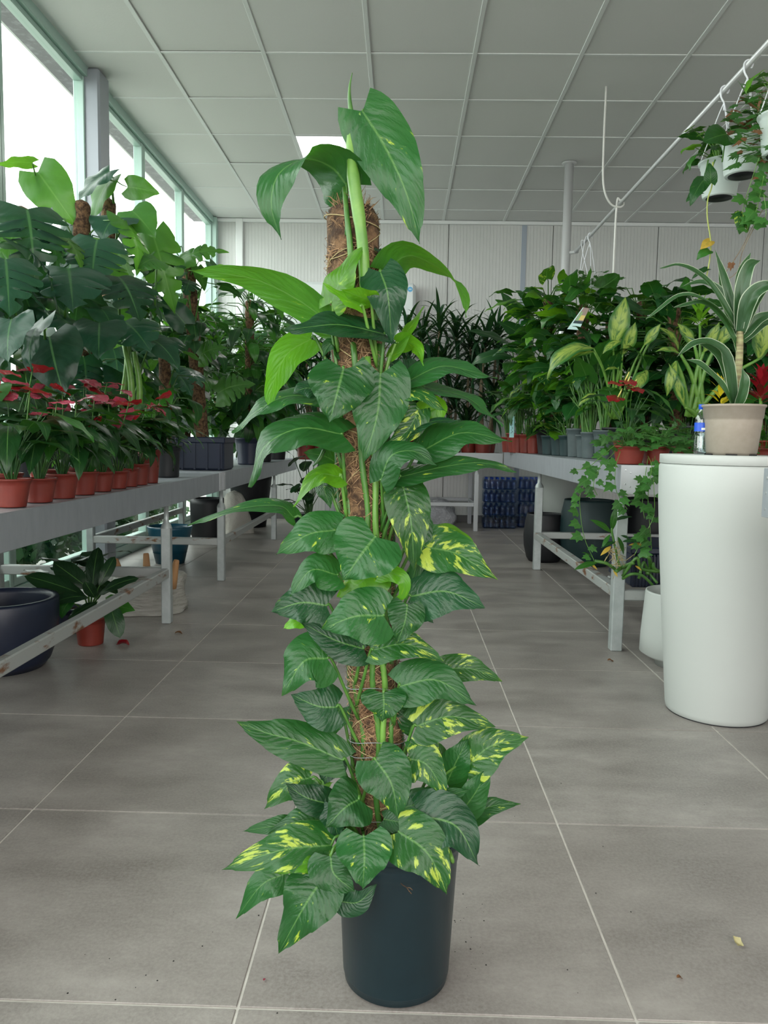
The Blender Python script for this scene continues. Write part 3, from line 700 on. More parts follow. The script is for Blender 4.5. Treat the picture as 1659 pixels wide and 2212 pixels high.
for (pts, wpx, n0, mat, *rest) in LV:
    pp = [(x, y, YC+dz) for (x, y, dz) in pts]
    o, b, L = custom_leaf(hero, pp, wpx*1.07, n0, mat, rest[0] if rest else None, fold=R.uniform(.12, .24), cup=R.uniform(.2, .5))
    # petiole back to a vine on the pole
    zt = max(.235, b.z-R.uniform(.06, .11)); ax = axis_at(zt); side = 1 if b.x > ax.x else -1
    an = math.atan2(b.y-ax.y-.02, b.x-ax.x); q = ax+Vector((math.cos(an), math.sin(an), 0))*.041
    if b.y < YC-.05 and abs(b.x-ax.x) < .05: q = ax+Vector((side*.028, -.034, 0))
    m1 = q.lerp(b, .45)+Vector((0, 0, .006)); m2 = q.lerp(b, .85)+Vector((0, 0, .012 if b.z > .3 else .004))
    if b.z < .26: q = Vector((b.x*.6, YC-.06, .232)); m1 = q.lerp(b, .5)+Vector((0, 0, .02)); m2 = q.lerp(b, .85)+Vector((0, 0, .015))
    sp = spline([q, m1, m2, b], 10)
    MB().tube(sp, [.0028-.0009*i/10 for i in range(11)], 7).build('petiole', M_steml if mat is g4 else M_stem, hero, True)
# main stem and shoot at the top
MB().tube(spline([P(790,640,YC-.05), P(784,540,YC-.052), P(776,470,YC-.052), P(763,380,YC-.05), P(757,290,YC-.045), P(764,258,YC-.045), P(780,247,YC-.05)], 24), [.0085]*8+[.0095]*5+[.0075]*6+[.005, .0045, .004, .0035, .003, .003], 10).build('stem', M_steml, hero, True)
MB().tube(spline([P(762,640,YC-.045), P(757,540,YC-.045), P(750,470,YC-.042), P(744,405,YC-.03)], 14), [.0052-.0018*i/14 for i in range(15)], 8).build('petiole', M_stem, hero, True)
MB().tube(spline([P(762,262,YC-.045), P(756,225,YC-.045), P(755,190,YC-.045), P(761,157,YC-.045)], 12), [.0045-.0041*i/12 for i in range(13)], 7).build('shoot', M_stem, hero, True)
MB().tube(spline([P(700,972,YC-.03), P(690,992,YC-.035), P(676,1007,YC-.035)], 8), [.0028]*5+[.0024, .002, .0016, .001], 6).build('aerial_root', M_stemd, hero, True)
for (xs_, r, mt) in (([(-.026,-.026),(-.03,-.022),(-.02,-.03),(-.03,-.02)], .0042, M_stem), ([(.0,-.04),(-.006,-.041),(.008,-.04),(.002,-.041)], .0045, M_stem),
                    ([(.026,-.028),(.03,-.024),(.022,-.032),(.03,-.02)], .0042, M_stem), ([(.04,.0),(.038,-.012),(.04,.004),(.036,-.012)], .0035, M_stemd), ([(-.039,-.008),(-.04,.0),(-.038,-.012),(-.04,0)], .0036, M_stemd), ([(.012,-.04),(.016,-.038),(.012,-.041),(.018,-.037)], .0048, M_steml)):
    top = 1.0 if mt is not M_steml else .98
    ps = [axis_at(.235+(top-.235)*k/9)+Vector((xs_[k % 4][0]+R.uniform(-.004, .004), xs_[k % 4][1], 0)) for k in range(10)]
    MB().tube(spline(ps, 40), [r*(1.12 if i % 6 == 0 else 1) for i in range(41)], 8).build('vine', mt, hero, True)
for (x0, y0, x1, y1) in ((775,1905,830,1900), (800,1870,815,1905), (845,1865,862,1908), (880,1885,912,1912), (830,1895,925,1912), (965,1860,975,1880)):
    a, b = P(x0, y0, YC-.07), P(x1, y1, YC-.09); a.z = max(a.z, .25); b.z = max(b.z, .248)
    MB().tube(spline([a+Vector((0, .015, -.006)), a, a.lerp(b, .5)+Vector((0, 0, .004)), b, b+Vector((.002, .004, -.008))], 10), .0032, 7).build('surface_stem', M_steml, hero, True)
fr_ = YC-.1085                           # dry root hanging over the rim
MB().tube(spline([P(866, 1908, fr_+.006), P(870, 1912, fr_), P(878, 1917, fr_), P(884, 1925, fr_+.001), P(889, 1931, fr_+.001)], 12), .0007, 5).build('dry_root', M_coir, hero, True)
MB().tube(spline([P(878, 1917, fr_), P(886, 1918, fr_), P(891, 1923, fr_)], 6), .0005, 5).build('dry_root', M_coir, hero, True)
for (px_, py_) in ((745, 1470), (825, 1585), (790, 1615), (840, 1750)):
    z = P(px_, py_, YC).z; a_ = axis_at(z)
    ps = [a_+Vector((.0475*math.cos(t), .0475*math.sin(t), .004*math.sin(3*t))) for t in [6.2832*i/24 for i in range(25)]]
    MB().tube(ps, .0005, 4, False).build('tie_wire', M_post, hero, True)

# ================================================================ background plants
def lib(kind, ratio, mats, bends, **k):
    return [unit_leaf('leaf', kind, ratio, b, m, ph=i*1.3, **k) for i, (m, b) in enumerate((m, b) for m in mats for b in bends)]
L_poth = lib('heart', .66, (M_md, M_p, M_pf), (.3, .8, 1.3))
L_pvar = lib('heart', .66, (M_pv, M_pf, M_pl, M_p), (.3, .9))
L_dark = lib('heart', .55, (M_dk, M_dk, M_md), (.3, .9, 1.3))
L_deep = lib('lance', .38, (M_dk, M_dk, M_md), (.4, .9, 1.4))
L_ant = lib('heart', .40, (M_an,), (.5, 1.0, 1.6)) + lib('heart', .42, (M_md,), (.6,))
L_spa = lib('spathe', .78, (M_spa, M_spp), (.2, -.5, .9), nu=4, nv=10)
L_die = lib('lance', .46, (M_die,), (.4, .9, 1.5), nu=4, nv=12)
L_str = lib('strap', .085, (M_dra,), (.5, 1.1, 1.7), nu=2, nv=10, wave=.02)
L_sst = lib('strap', .13, (M_drs,), (.35, .8, 1.5), nu=4, nv=14, wave=.05)
L_rub = lib('oval', .5, (M_rub, M_rub, M_dk), (.3, .7))
L_big = lib('lance', .45, (M_dk, M_md), (.5, 1.0), nu=4, nv=12)
L_mon = [monstera_leaf('leaf', .95, m, c, b, d, p) for (m, c, b, d, p) in ((M_mon, 4, .5, .6, .1), (M_mon, 5, .9, .65, .7), (M_mon, 3, .4, .45, 1.4), (M_mol, 4, .7, .5, 2.1))]
L_hrt = lib('heart', .92, (M_mon,), (.35, .8), nu=4, nv=12) + lib('heart', .8, (M_mol,), (.5,), nu=4, nv=12)
L_bro = {k: lib('lance', .2, (m,), (.5, .9), nu=2, nv=7) for k, m in (('r', M_bro), ('y', M_bry), ('g', M_brg))}
def ivy_mesh(mat, fl, seed):
    rr = random.Random(seed); out = [(0, 0), (.26, -.12), (.50, .08), (.33, .30), (.40, .62), (.18, .58), (0, 1.0), (-.18, .58), (-.40, .62), (-.33, .30), (-.50, .08), (-.26, -.12)]
    v = [Vector((0, .32, .03))]+[Vector((x*rr.uniform(.85, 1.15), y, -.12*abs(x)-.12*max(0, y-.3)**2+rr.uniform(-.03, .03))) for x, y in out]
    f = [(0, 1+(i+1) % 12, 1+i) for i in range(12)]
    return mesh('leaf', v, f, mat, True, [(p.x*.9+.5, min(1, max(0, p.y))) for p in v])
L_ivy = [ivy_mesh(M_ivy, 0, i) for i in range(4)]
L_ivd = [ivy_mesh(M_dead, 0, 9)]

def at(px, Y, z): p = P(px, 1000, Y); return Vector((p.x, Y, z))
def pick(l): return l[R.randrange(len(l))]
def lim(p, xmin=-1.9): return Vector((max(p.x, xmin), p.y, p.z))
def totem(t, base, top, rp, n, leaves, size, reach, zlow, face=(0, -1), wide=2.6, hang=.5, pole=True, tipup=0, stemmat=None, knobs=0, qmax=1.0):
    """climber: leaves on petioles all round a coir pole; base/top are the pole's ends"""
    base, top = Vector(base), Vector(top)
    if pole: moss_pole(t, base, top, rp, knobs=knobs)
    fa = math.atan2(face[1], face[0]); st = MB()
    for i in range(n):
        q = zlow+(qmax-zlow)*((i+R.random())/n); a = fa+R.gauss(0, wide*.5)
        o = Vector((math.cos(a), math.sin(a), 0)); c = base.lerp(top, q); s = rnd(*size)*(1-.15*q)
        r = rp+rnd(*reach); up = rnd(.02, .10)
        b = lim(c+o*r+Vector((0, 0, up)), -1.86)
        el = rnd(-hang-.5, .35-hang)+tipup*q
        d = o*math.cos(el)+Vector((0, 0, math.sin(el)))+Vector((rnd(-.35, .35), rnd(-.35, .35), 0))
        if b.x < -1.6 and d.x < 0: d.x = -.3*d.x
        nr = Vector((0, 0, 1))+o*rnd(.6, 1.7)+Vector((rnd(-.3, .3), rnd(-.3, .3), 0))
        put(t, pick(leaves), b, d, nr, s)
        st.tube([c+o*rp*.8, c.lerp(b, .5)+Vector((0, 0, up*.6)), b+Vector((0, 0, .004)), b+d.normalized()*.02*s], [.004, .0034, .003, .002], 5, False)
    st.build('stems', stemmat or M_stem, t, True)['kind'] = 'stuff'
def clump(t, c, n, leaves, size, rad, ht, face=None, wide=6.28, el=(-.2, .7), sr=.003, stemmat=None, name='leaf', nrm=1.0, cr=.3):
    """leaves on long petioles rising from the soil"""
    c = Vector(c); st = MB()
    for i in range(n):
        a = (R.uniform(0, 6.2832) if face is None else math.atan2(face[1], face[0])+R.gauss(0, wide*.5))
        o = Vector((math.cos(a), math.sin(a), 0)); r = rnd(*rad); h = rnd(*ht)
        b = lim(c+o*r+Vector((0, 0, h)), -1.88); e = rnd(*el)
        d = o*math.cos(e)+Vector((rnd(-.2, .2), rnd(-.2, .2), math.sin(e)))
        put(t, pick(leaves), b, d, Vector((0, 0, 1))*nrm+o*.2-o*math.sin(e)*.9+Vector((rnd(-.25, .25), rnd(-.25, .25), 0)), rnd(*size), name)
        st.tube([c+o*r*cr*.3, c+o*r*.35*1+Vector((0, 0, h*.55)), b], [sr*1.4, sr*1.1, sr*.8], 5, False)
    st.build('stems', stemmat or M_steml, t, True)['kind'] = 'stuff'
def pxleaf(t, me, b, tp, n, root=None, r=.004, wx=1.0, mat=None, name='leaf', L=None):
    """leaf from a base pixel to a tip pixel (px, py, Y), petiole back to root (world)"""
    B, Tt = P(*b), P(*tp); B = lim(B)
    if L:                                  # real length given: the tip comes nearer until it fits
        for k in range(200):
            Tt = P(tp[0], tp[1], b[2]-.004*k)
            if (Tt-B).length >= L: break
    Tt = lim(Tt, -1.93); d = Tt-B
    put(t, me, B, d, camvec(n), d.length*1.06, name, wx)
    if root is not None:
        root = Vector(root); mid = root.lerp(B, .55); mid.z = root.z+(B.z-root.z)*.68
        MB().tube(spline([root, mid, B], 10), [r*1.5-r*.8*i/10 for i in range(11)], 6).build('petiole', mat or M_stem, t, True)

# ---------------------------------------------------------------- left bench, back row of monsteras
ZL = .648
def potted(name, label, cat, loc, rt, rb, h, mat, group=None, **k):
    t = thing(name, label, cat, loc, group); pot(t, loc, rt, rb, h, mat, **k); return t
m1 = potted('potted_monstera', 'monstera nearest the left edge with a big split leaf against the window', 'potted plant', (-1.6, 2.72, ZL), .13, .105, .22, M_blk)
m2 = potted('potted_monstera', 'monstera behind the anthuriums with broad heart shaped lower leaves', 'potted plant', (-1.6, 3.3, ZL), .13, .105, .22, M_blk)
m3 = potted('potted_monstera', 'monstera on the knobbly pink-brown coir pole under the window post', 'potted plant', (-1.56, 3.82, ZL), .13, .105, .22, M_blk)
m4 = potted('potted_philodendron', 'climber with tall backlit heart leaves above its coir pole by the window', 'potted plant', (-1.62, 4.33, ZL), .12, .10, .22, M_blk)
m5 = potted('potted_monstera', 'small monstera in the round black pot at the end of the anthurium row', 'potted plant', tuple(at(358, 3.98, ZL)), .074, .066, .165, M_blk)
for (t, bx_, by_, topz, nn, kn) in ((m1, -1.6, 2.72, 1.62, 17, 0), (m2, -1.6, 3.3, 1.80, 20, 0), (m3, -1.56, 3.82, 1.98, 20, 17), (m4, -1.62, 4.33, 2.14, 22, 0)):
    totem(t, (bx_, by_, ZL+.18), (bx_, by_, topz), .038, nn, L_mon+L_hrt[:2], (.20, .30), (.04, .2), .2, (.75, -.65), 2.2, .65, knobs=kn, qmax=.86)
totem(m5, (m5.location.x, 3.98, ZL+.13), (m5.location.x, 3.98, 1.3), .03, 9, L_mon+L_dark, (.14, .22), (.03, .12), .3, (.7, -.7), 2.6, .6)
mo, hr_, ml, hl = L_mon, L_hrt, L_mon[3], L_hrt[2]
pxleaf(m4, hl, (82, 372, 3.75), (158, 478, 3.75), (-.1, .45, .85), P(82, 440, 3.85), wx=.95)
pxleaf(m4, hl, (70, 352, 3.7), (-12, 350, 3.6), (0, .75, -.6), P(84, 430, 3.8), wx=.5)
pxleaf(m4, L_hrt[0], (236, 370, 4.2), (165, 425, 4.1), (-.2, .7, .65), P(245, 440, 4.3), wx=.75)
pxleaf(m4, hl, (240, 385, 4.25), (190, 470, 4.2), (-.3, .5, .8), P(246, 440, 4.3), wx=.75)
pxleaf(m4, hl, (276, 404, 4.2), (340, 414, 4.2), (-.1, .1, 1), P(240, 380, 4.25), r=.003, wx=1.0)
pxleaf(m1, mo[1], (58, 452, 2.95), (78, 548, 2.62), (.0, 1, .1), P(66, 620, 2.95), L=.27, wx=1.05)
pxleaf(m3, mo[0], (210, 518, 3.4), (194, 590, 3.2), (.05, 1, .1), P(205, 640, 3.5), L=.25, wx=1.05)
pxleaf(m2, mo[2], (148, 580, 3.1), (156, 628, 2.72), (0, 1, .1), P(140, 690, 3.2), L=.28, wx=1.1)
pxleaf(m3, mo[0], (256, 598, 3.4), (302, 652, 3.2), (-.1, 1, .1), P(258, 680, 3.5), L=.26, wx=1.05)
pxleaf(m2, hr_[0], (215, 698, 3.2), (212, 760, 3.0), (0, 1, .2), P(220, 760, 3.4), L=.22, wx=1.0)
pxleaf(m1, hr_[0], (107, 728, 2.7), (132, 846, 2.62), (.02, .35, .93), P(110, 800, 2.9), wx=1.0)
pxleaf(m3, mo[2], (268, 695, 3.4), (318, 728, 3.3), (-.2, 1, .3), P(290, 800, 3.6), L=.24)
pxleaf(m1, hr_[1], (95, 690, 2.6), (40, 785, 2.5), (-.5, .5, .7), P(100, 800, 2.8), wx=.7)
pxleaf(m3, hl, (285, 455, 3.9), (330, 500, 3.8), (.2, .3, .9), P(250, 520, 4.0), wx=1.1)
pxleaf(m3, hr_[1], (255, 470, 3.85), (215, 500, 3.7), (0, .6, .8), P(250, 540, 4.0), wx=1.3)
pxleaf(m4, ml, (330, 505, 4.1), (372, 640, 4.0), (.2, .3, .9), P(330, 640, 4.2), wx=.65)
pxleaf(m3, ml, (340, 560, 3.8), (300, 560, 3.7), (0, .5, .85), P(335, 660, 3.9), wx=1.6)
pxleaf(m1, hr_[0], (25, 690, 2.5), (10, 770, 2.4), (-.2, .4, .9), P(60, 800, 2.8), wx=1.1)
pxleaf(m1, mo[0], (12, 560, 2.6), (20, 640, 2.4), (.1, 1, .2), P(40, 720, 2.8), L=.22)
pxleaf(m2, hr_[1], (330, 735, 3.4), (388, 780, 3.3), (.1, .8, .55), P(290, 860, 3.6), wx=.7)
for k, (x0, x1, y0, y1, Yk) in enumerate(((262, 275, 880, 700, 3.5), (285, 268, 890, 740, 3.45), (300, 290, 900, 760, 3.5))):
    MB().tube(spline([P(x0, y0, Yk), P((x0+x1)/2+6, (y0+y1)/2, Yk), P(x1, y1, Yk)], 8), [.016-.004*i/8 for i in range(9)], 8).build('stem', M_steml, m3, True)

# ---------------------------------------------------------------- anthuriums in red pots
def anthurium(loc, label, rt, h, n, nf, lean=(0, 0), potmat=None, group='red anthuriums along the left bench', size=(.13, .20), ht=(.09, .22), fh=(.18, .28)):
    t = thing('potted_anthurium', label, 'potted plant', loc, group)
    pot(t, loc, rt, rt*.74, h, potmat or M_terr, lip=.004)
    c = Vector(loc)+Vector((0, 0, h*.85))
    clump(t, c, n, L_ant, size, (.05, .13), ht, (.55, -.85), 3.6, (-.6, .35), .0019, M_stemd)
    for k in range(nf):
        a = math.atan2(-.8, .6)+R.gauss(0, .9); o = Vector((math.cos(a), math.sin(a), 0)); b = c+o*rnd(.03, .13)+Vector((0, 0, rnd(*fh)))
        d = o+Vector((rnd(-.6, .6), rnd(-.5, .3), rnd(-.5, .3)))
        s = put(t, pick(L_spa), b, d, Vector((0, 0, 1))+o*rnd(.2, 1.0)+Vector((rnd(-.3, .3), 0, 0)), rnd(.065, .10), 'spathe')
        MB().tube([b, b+Vector((rnd(-.006, .006), -.004, .016)), b+Vector((rnd(-.01, .012), -.01, .036))], [.0036, .0036, .002], 7).build('spadix', M_spad, s, True)
        MB().tube(spline([c, c.lerp(b, .5)+o*.012, b], 6), .0019, 5).build('flower_stalk', M_stem, t, True)
    return t
al = ['red anthurium in the terracotta pot cut by the left edge', 'red anthurium in the dark rimmed pot with pale stems bunched at its soil', 'red anthurium whose wide pot stands third from the left edge',
      'red anthurium in the pot with a faded dull side', 'red anthurium in the glossy short pot near the bench middle', 'red anthurium in the narrow pot left of the leaning pot', 'red anthurium in the small pot touching the leaning pot', 'anthurium in the leaning paler terracotta pot', 'anthurium in the tall terracotta pot beside the round black pot']
for k, (px_, rt, h) in enumerate(((15, .052, .082), (75, .052, .075), (126, .053, .082), (172, .052, .082), (213, .046, .074), (249, .042, .07), (274, .042, .076), (296, .046, .09), (319, .048, .15))):
    Y = 1.125*FPX/(866-px_); anthurium((-1.125, Y, ZL), al[k], rt, h, 19, 4 if k < 7 else 3)
for k in range(5):
    anthurium((-1.27, 2.2+k*.27, ZL), 'anthurium in the second row, mostly hidden behind the front pots', .05, .085, 12, 5, ht=(.16, .3), fh=(.24, .36), group='anthuriums in the hidden second row')

# ---------------------------------------------------------------- far left bench
ZM = .653
t = thing('planter_box', 'dark blue ribbed planter box with a coir pole climber on the far left bench', 'planter', tuple(at(450, 4.86, ZM)))
c = t.location.copy(); bxm = MB().box((c.x-.16, c.y-.14, c.z), (c.x+.13, c.y+.14, c.z+.2), .012); bxm.build('box_body', M_navy, t)
MB().box((c.x-.168, c.y-.148, c.z+.165), (c.x+.138, c.y+.148, c.z+.202), .006).build('box_rim', M_navy, t)
for k in range(4): MB().box((c.x-.13+k*.075, c.y-.146, c.z+.005), (c.x-.118+k*.075, c.y-.139, c.z+.165)).build('rib', M_navy, t)
pa = at(438, 4.86, ZM+.15); pb = P(404, 553, 4.86)
moss_pole(t, pa, pb, .042, n=16)
totem(t, pa, pb, .04, 26, L_dark+L_mon[:2], (.12, .24), (.02, .2), .3, (.6, -.8), 2.6, .5, pole=False)
for (x0, y0, x1, y1, w_, mm) in ((470, 850, 530, 815, 1.1, ml), (430, 770, 470, 740, 1.2, ml), (445, 590, 505, 570, .5, L_pvar[5]), (400, 700, 350, 640, .8, hr_[0]), (395, 560, 470, 520, .6, ml)):
    pxleaf(t, mm, (x0, y0, 4.7), (x1, y1, 4.65), (-.1, .5, .85), pa.lerp(pb, .15 if y0 > 800 else .6), r=.004, wx=w_)
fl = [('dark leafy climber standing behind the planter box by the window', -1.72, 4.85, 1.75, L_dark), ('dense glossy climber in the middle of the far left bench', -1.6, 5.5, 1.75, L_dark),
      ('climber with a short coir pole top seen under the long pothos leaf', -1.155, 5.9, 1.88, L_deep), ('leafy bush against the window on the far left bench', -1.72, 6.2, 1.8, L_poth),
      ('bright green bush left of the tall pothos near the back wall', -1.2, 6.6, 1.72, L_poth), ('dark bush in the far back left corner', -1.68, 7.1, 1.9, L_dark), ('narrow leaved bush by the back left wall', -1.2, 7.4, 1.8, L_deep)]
for k, (lb, x, y, zt, ls) in enumerate(fl):
    t = potted('potted_climber', lb, 'potted plant', (x, y, ZM), .11, .09, .2, M_blk if k != 2 else M_navy)
    totem(t, (x, y, ZM+.17), (x, y, zt), .034, 135, ls, (.15, .27), (.02, .3), .06, (.5, -.85), 3.0, .5, tipup=.3)
t = potted('potted_schefflera', 'pale green umbrella plant in front of the white wall appliance', 'potted plant', (-.92, 7.5, ZM), .1, .08, .18, M_terr)
for k in range(9):
    c = Vector((-.92+rnd(-.25, .3), 7.45+rnd(-.15, .15), rnd(1.25, 1.95)))
    for i in range(8):
        a = i*.785+rnd(-.2, .2); put(t, pick(L_poth), c, (math.cos(a), math.sin(a)*.8-.2, rnd(-.6, .1)), (0, -.5, 1), rnd(.1, .15), wx=.6)
    MB().tube(spline([(-.92, 7.5, ZM+.15), (c.x*.6-.37, 7.5, (c.z+ZM)/2), c], 6), .006, 5).build('stem', M_stemd, t, True)

# ---------------------------------------------------------------- dracaenas on the back bench
def dracaena(t, c, heads, leaves, ln, n, rc=.014):
    for (x, y, z) in heads:
        top = Vector((x, y, z)); c_ = Vector((x*.5+c[0]*.5, c[1], c[2]))
        sp = spline([c_, c_.lerp(top, .5)+Vector((rnd(-.03, .03), 0, 0)), top], 8)
        MB().tube(sp, [rc*(1.15-.25*i/8) for i in range(9)], 8).build('cane', M_cane, t, True)
        for k in range(n):
            q = k/n; a = k*2.399+rnd(-.2, .2); o = Vector((math.cos(a), math.sin(a), 0)); e = 1.35-1.7*(1-q)+rnd(-.15, .15)
            b = top+Vector((0, 0, -.12*(1-q)))+o*.012
            put(t, pick(leaves), b, o*math.cos(e)+Vector((0, 0, math.sin(e))), Vector((0, 0, 1))*math.cos(e)-o*math.sin(e)+Vector((0, 0, .02)), rnd(*ln)*(1-.25*q))
for k, (px_, py_, Y) in enumerate(((600, 720, 7.45), (660, 720, 7.42), (725, 720, 7.45), (880, 720, 7.6), (912, 720, 7.6), (950, 700, 7.5), (986, 715, 7.65), (1018, 735, 7.6), (1050, 730, 7.5), (1075, 720, 7.68))):
    tp = P(px_, py_, Y); X_ = tp.x
    bx_ = min(max(X_, -.75), .84)
    t = thing('potted_dracaena', 'tall dark dracaena on the back bench, %s counted from the left' % ('first second third fourth fifth sixth seventh eighth ninth tenth'.split()[k]), 'potted plant', (bx_, Y, .743), 'dracaenas along the back wall')
    pot(t, (bx_, Y, .743), .085, .068, .14, M_terr)
    dracaena(t, (bx_, Y, .86), [tp, (tp.x+rnd(-.12, .12), min(Y+.03, 7.7), tp.z-rnd(.25, .4)), (tp.x+rnd(-.12, .12), Y-.08, tp.z-rnd(.5, .8))], L_str, (.34, .55), 34, .012)

# ---------------------------------------------------------------- right bench
ZR = .773
def rpot(name, label, px_, Y, rt, h, mat, **k): return potted(name, label, 'potted plant', tuple(at(px_, Y, ZR)), rt, rt*.8, h, mat, **k)
for (lb, px_, Y, ptop, ls, n, sz) in (
   ('golden pothos with cream splashed leaves at the left of the right bench', 1185, 5.5, 640, L_pvar, 110, (.15, .24)),
   ('green pothos on a coir pole carrying the hanging printed tag', 1258, 4.95, 655, L_poth+L_pvar[4:], 105, (.14, .23)),
   ('dense dark pothos between the printed tag and the dracaena leaves', 1385, 5.2, 650, L_poth, 110, (.15, .24)),
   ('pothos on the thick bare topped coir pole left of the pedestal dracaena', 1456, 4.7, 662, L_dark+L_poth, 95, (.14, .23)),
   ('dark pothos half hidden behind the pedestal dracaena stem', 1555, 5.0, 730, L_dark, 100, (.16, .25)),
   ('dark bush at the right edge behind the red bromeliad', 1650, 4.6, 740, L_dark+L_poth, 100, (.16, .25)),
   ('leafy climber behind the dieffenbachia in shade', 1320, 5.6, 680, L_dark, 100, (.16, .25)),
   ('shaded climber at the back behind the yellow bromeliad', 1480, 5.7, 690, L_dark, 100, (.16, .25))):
    t = rpot('potted_pothos', lb, px_, Y, .095, .17, M_blk); c = t.location
    totem(t, (c.x, c.y, ZR+.15), P(px_, ptop, Y), .038, n, ls, sz, (.03, .24), .1, (-.3, -.95), 2.8, .45, tipup=.7)
    if 'printed tag' in lb and 'dense' not in lb:
        tp = P(1262, 625, 4.85)
        for (q, w_, nn_) in (((1282, 578), .5, (.5, .3, .8)), ((1212, 655), .6, (-.2, .7, .7)), ((1250, 610), .5, (.3, .4, .8))):
            pxleaf(t, L_poth[1], (1262, 615, 4.85), (*q, 4.8), nn_, P(1258, 700, 4.9), r=.004, wx=w_)
        # printed tag
        A, B_, C_, D_ = P(1262, 664, 4.6), P(1272, 668, 4.6), P(1251, 713, 4.58), P(1225, 711, 4.58)
        A = P(1259, 664, 4.6); tg = thing('plant_tag', 'printed plant tag with a leaf picture hanging on the pothos', 'plant tag', tuple(D_))
        def quad(n_, u0, u1, v0, v1, mat, off):
            pt = lambda u, v: (A.lerp(B_, u)).lerp(D_.lerp(C_, u), v)+Vector((0, -off, 0))
            vs4 = [pt(u0, v0), pt(u1, v0), pt(u1, v1), pt(u0, v1)]; vb = [p+Vector((0, .002, 0)) for p in vs4]
            obj(n_, vs4+vb, [(3, 2, 1, 0), (4, 5, 6, 7), (0, 1, 5, 4), (1, 2, 6, 5), (2, 3, 7, 6), (3, 0, 4, 7)], mat, tg, False)
        B_ = P(1273, 666, 4.6)
        quad('card', 0, 1, 0, 1, pbr('tag_card', (.62, .86, .84), .4), 0)
        quad('printed_picture', .12, 1, .0, .6, pbr('tag_brown', (.36, .27, .24), .4), .001)
        quad('printed_yellow', .45, .95, .34, .56, pbr('tag_yellow', (.75, .6, .2), .4), .0016)
        quad('printed_leaves', .2, .45, .2, .6, pbr('tag_green', (.1, .4, .08), .4, c2=(.5, .6, .4), ns=60), .0018)
        quad('printed_band', .12, 1, .6, .72, pbr('tag_band', (.03, .06, .07), .4), .001)
# big dark paddle leaves at the left of the bench
t = rpot('potted_strelitzia', 'plant with big dark paddle leaves at the far left of the right bench', 1118, 6.1, .09, .15, M_terr); rt0 = t.location+Vector((0, 0, .14))
for (b, tp, n, w_, k) in (((1110, 772), (1014, 765), (.1, .8, .6), .9, 1), ((1106, 748), (1018, 702), (.2, .8, .5), .8, 0), ((1120, 690), (1088, 632), (-.2, .5, .8), .8, 0), ((1150, 745), (1085, 690), (0, .5, .85), 1.0, 0), ((1160, 700), (1083, 640), (0, .6, .75), .9, 2), ((1155, 770), (1095, 735), (0, .5, .85), 1, 3), ((1140, 800), (1080, 835), (-.2, .7, .7), .8, 2), ((1150, 660), (1120, 625), (0, .5, .8), .9, 0)):
    pxleaf(t, L_big[k], (*b, 6.0), (*tp, 5.9), n, rt0, r=.006, wx=w_)
clump(t, rt0, 14, L_big, (.2, .3), (.03, .2), (.2, .7), (0, -1), 3, (-.5, .6), .005, M_stem)
# cluster of red pots, plants with upright stems
for k, (px_, Y, h) in enumerate(((1096, 6.2, .12), (1118, 5.98, .14), (1135, 5.9, .14), (1152, 5.75, .14))):
    lb = ['peace lily in the dull red pot behind the blue name stick', 'peace lily in the red pot next to the blue name stick', 'peace lily in the middle of the three joined red pots', 'peace lily in the last red pot before the dark green pots'][k]
    t = rpot('potted_peace_lily', lb, px_, Y, .052, h, M_terr, lip=.004); clump(t, t.location+Vector((0, 0, h*.8)), 13, L_deep+L_big[2:], (.14, .24), (.02, .13), (.12, .42), (-.1, -1), 4, (-.4, .9), .0035, M_stem)
tg = thing('name_stick', 'pale blue plant name stick with scribbled marks in the red pots', 'plant tag', tuple(P(1105, 945, 5.7)))
c = P(1105, 945, 5.7); MB().box((c.x-.017, c.y-.001, c.z), (c.x+.017, c.y+.001, c.z+.155), .0006).build('stick', pbr('pale_blue_card', (.45, .8, .82), .5), tg)
sc = MB()
for k in range(4): sc.tube(spline([(c.x-.008+.004*(k % 2), c.y-.002, c.z+.03+k*.027), (c.x+.006, c.y-.002, c.z+.042+k*.027), (c.x-.004, c.y-.002, c.z+.05+k*.027)], 5), .0011, 4)
sc.build('handwriting', M_dark, tg)
for k, (px_, Y, rt, h, mt) in enumerate(((1187, 5.35, .062, .13, M_grn), (1207, 5.15, .06, .13, M_grn), (1224, 4.95, .055, .13, M_grn), (1243, 4.72, .058, .17, M_gry), (1262, 4.5, .052, .13, M_gry), (1276, 4.36, .058, .145, M_gry), (1303, 4.25, .058, .155, M_gry))):
    lb = ['small pothos in the dark green pot next to the red pots', 'small pothos with a pale patched leaf in a dark green pot', 'leafy seedling in the narrow dark green pot beside the grey pots', 'dieffenbachia in the tall slate grey pot beside the dark green pots',
          'leafy plant in the lowest slate grey pot', 'thick stemmed dieffenbachia in the slate grey pot with a pale rim', 'shaded plant in the slate grey pot behind the ivy'][k]
    t = rpot('potted_foliage', lb, px_, Y, rt, h, mt, lip=.004)
    c_ = t.location+Vector((0, 0, h*.85))
    if k < 3: clump(t, c_, 16, L_pvar+L_poth, (.10, .16), (.02, .14), (.04, .34), (0, -1), 4.5, (-.6, .6), .003, M_stem)
    else: clump(t, c_, 12, L_deep+L_poth, (.13, .2), (.02, .14), (.15, .5), (0, -1), 4.5, (-.6, .8), .005, M_stem)
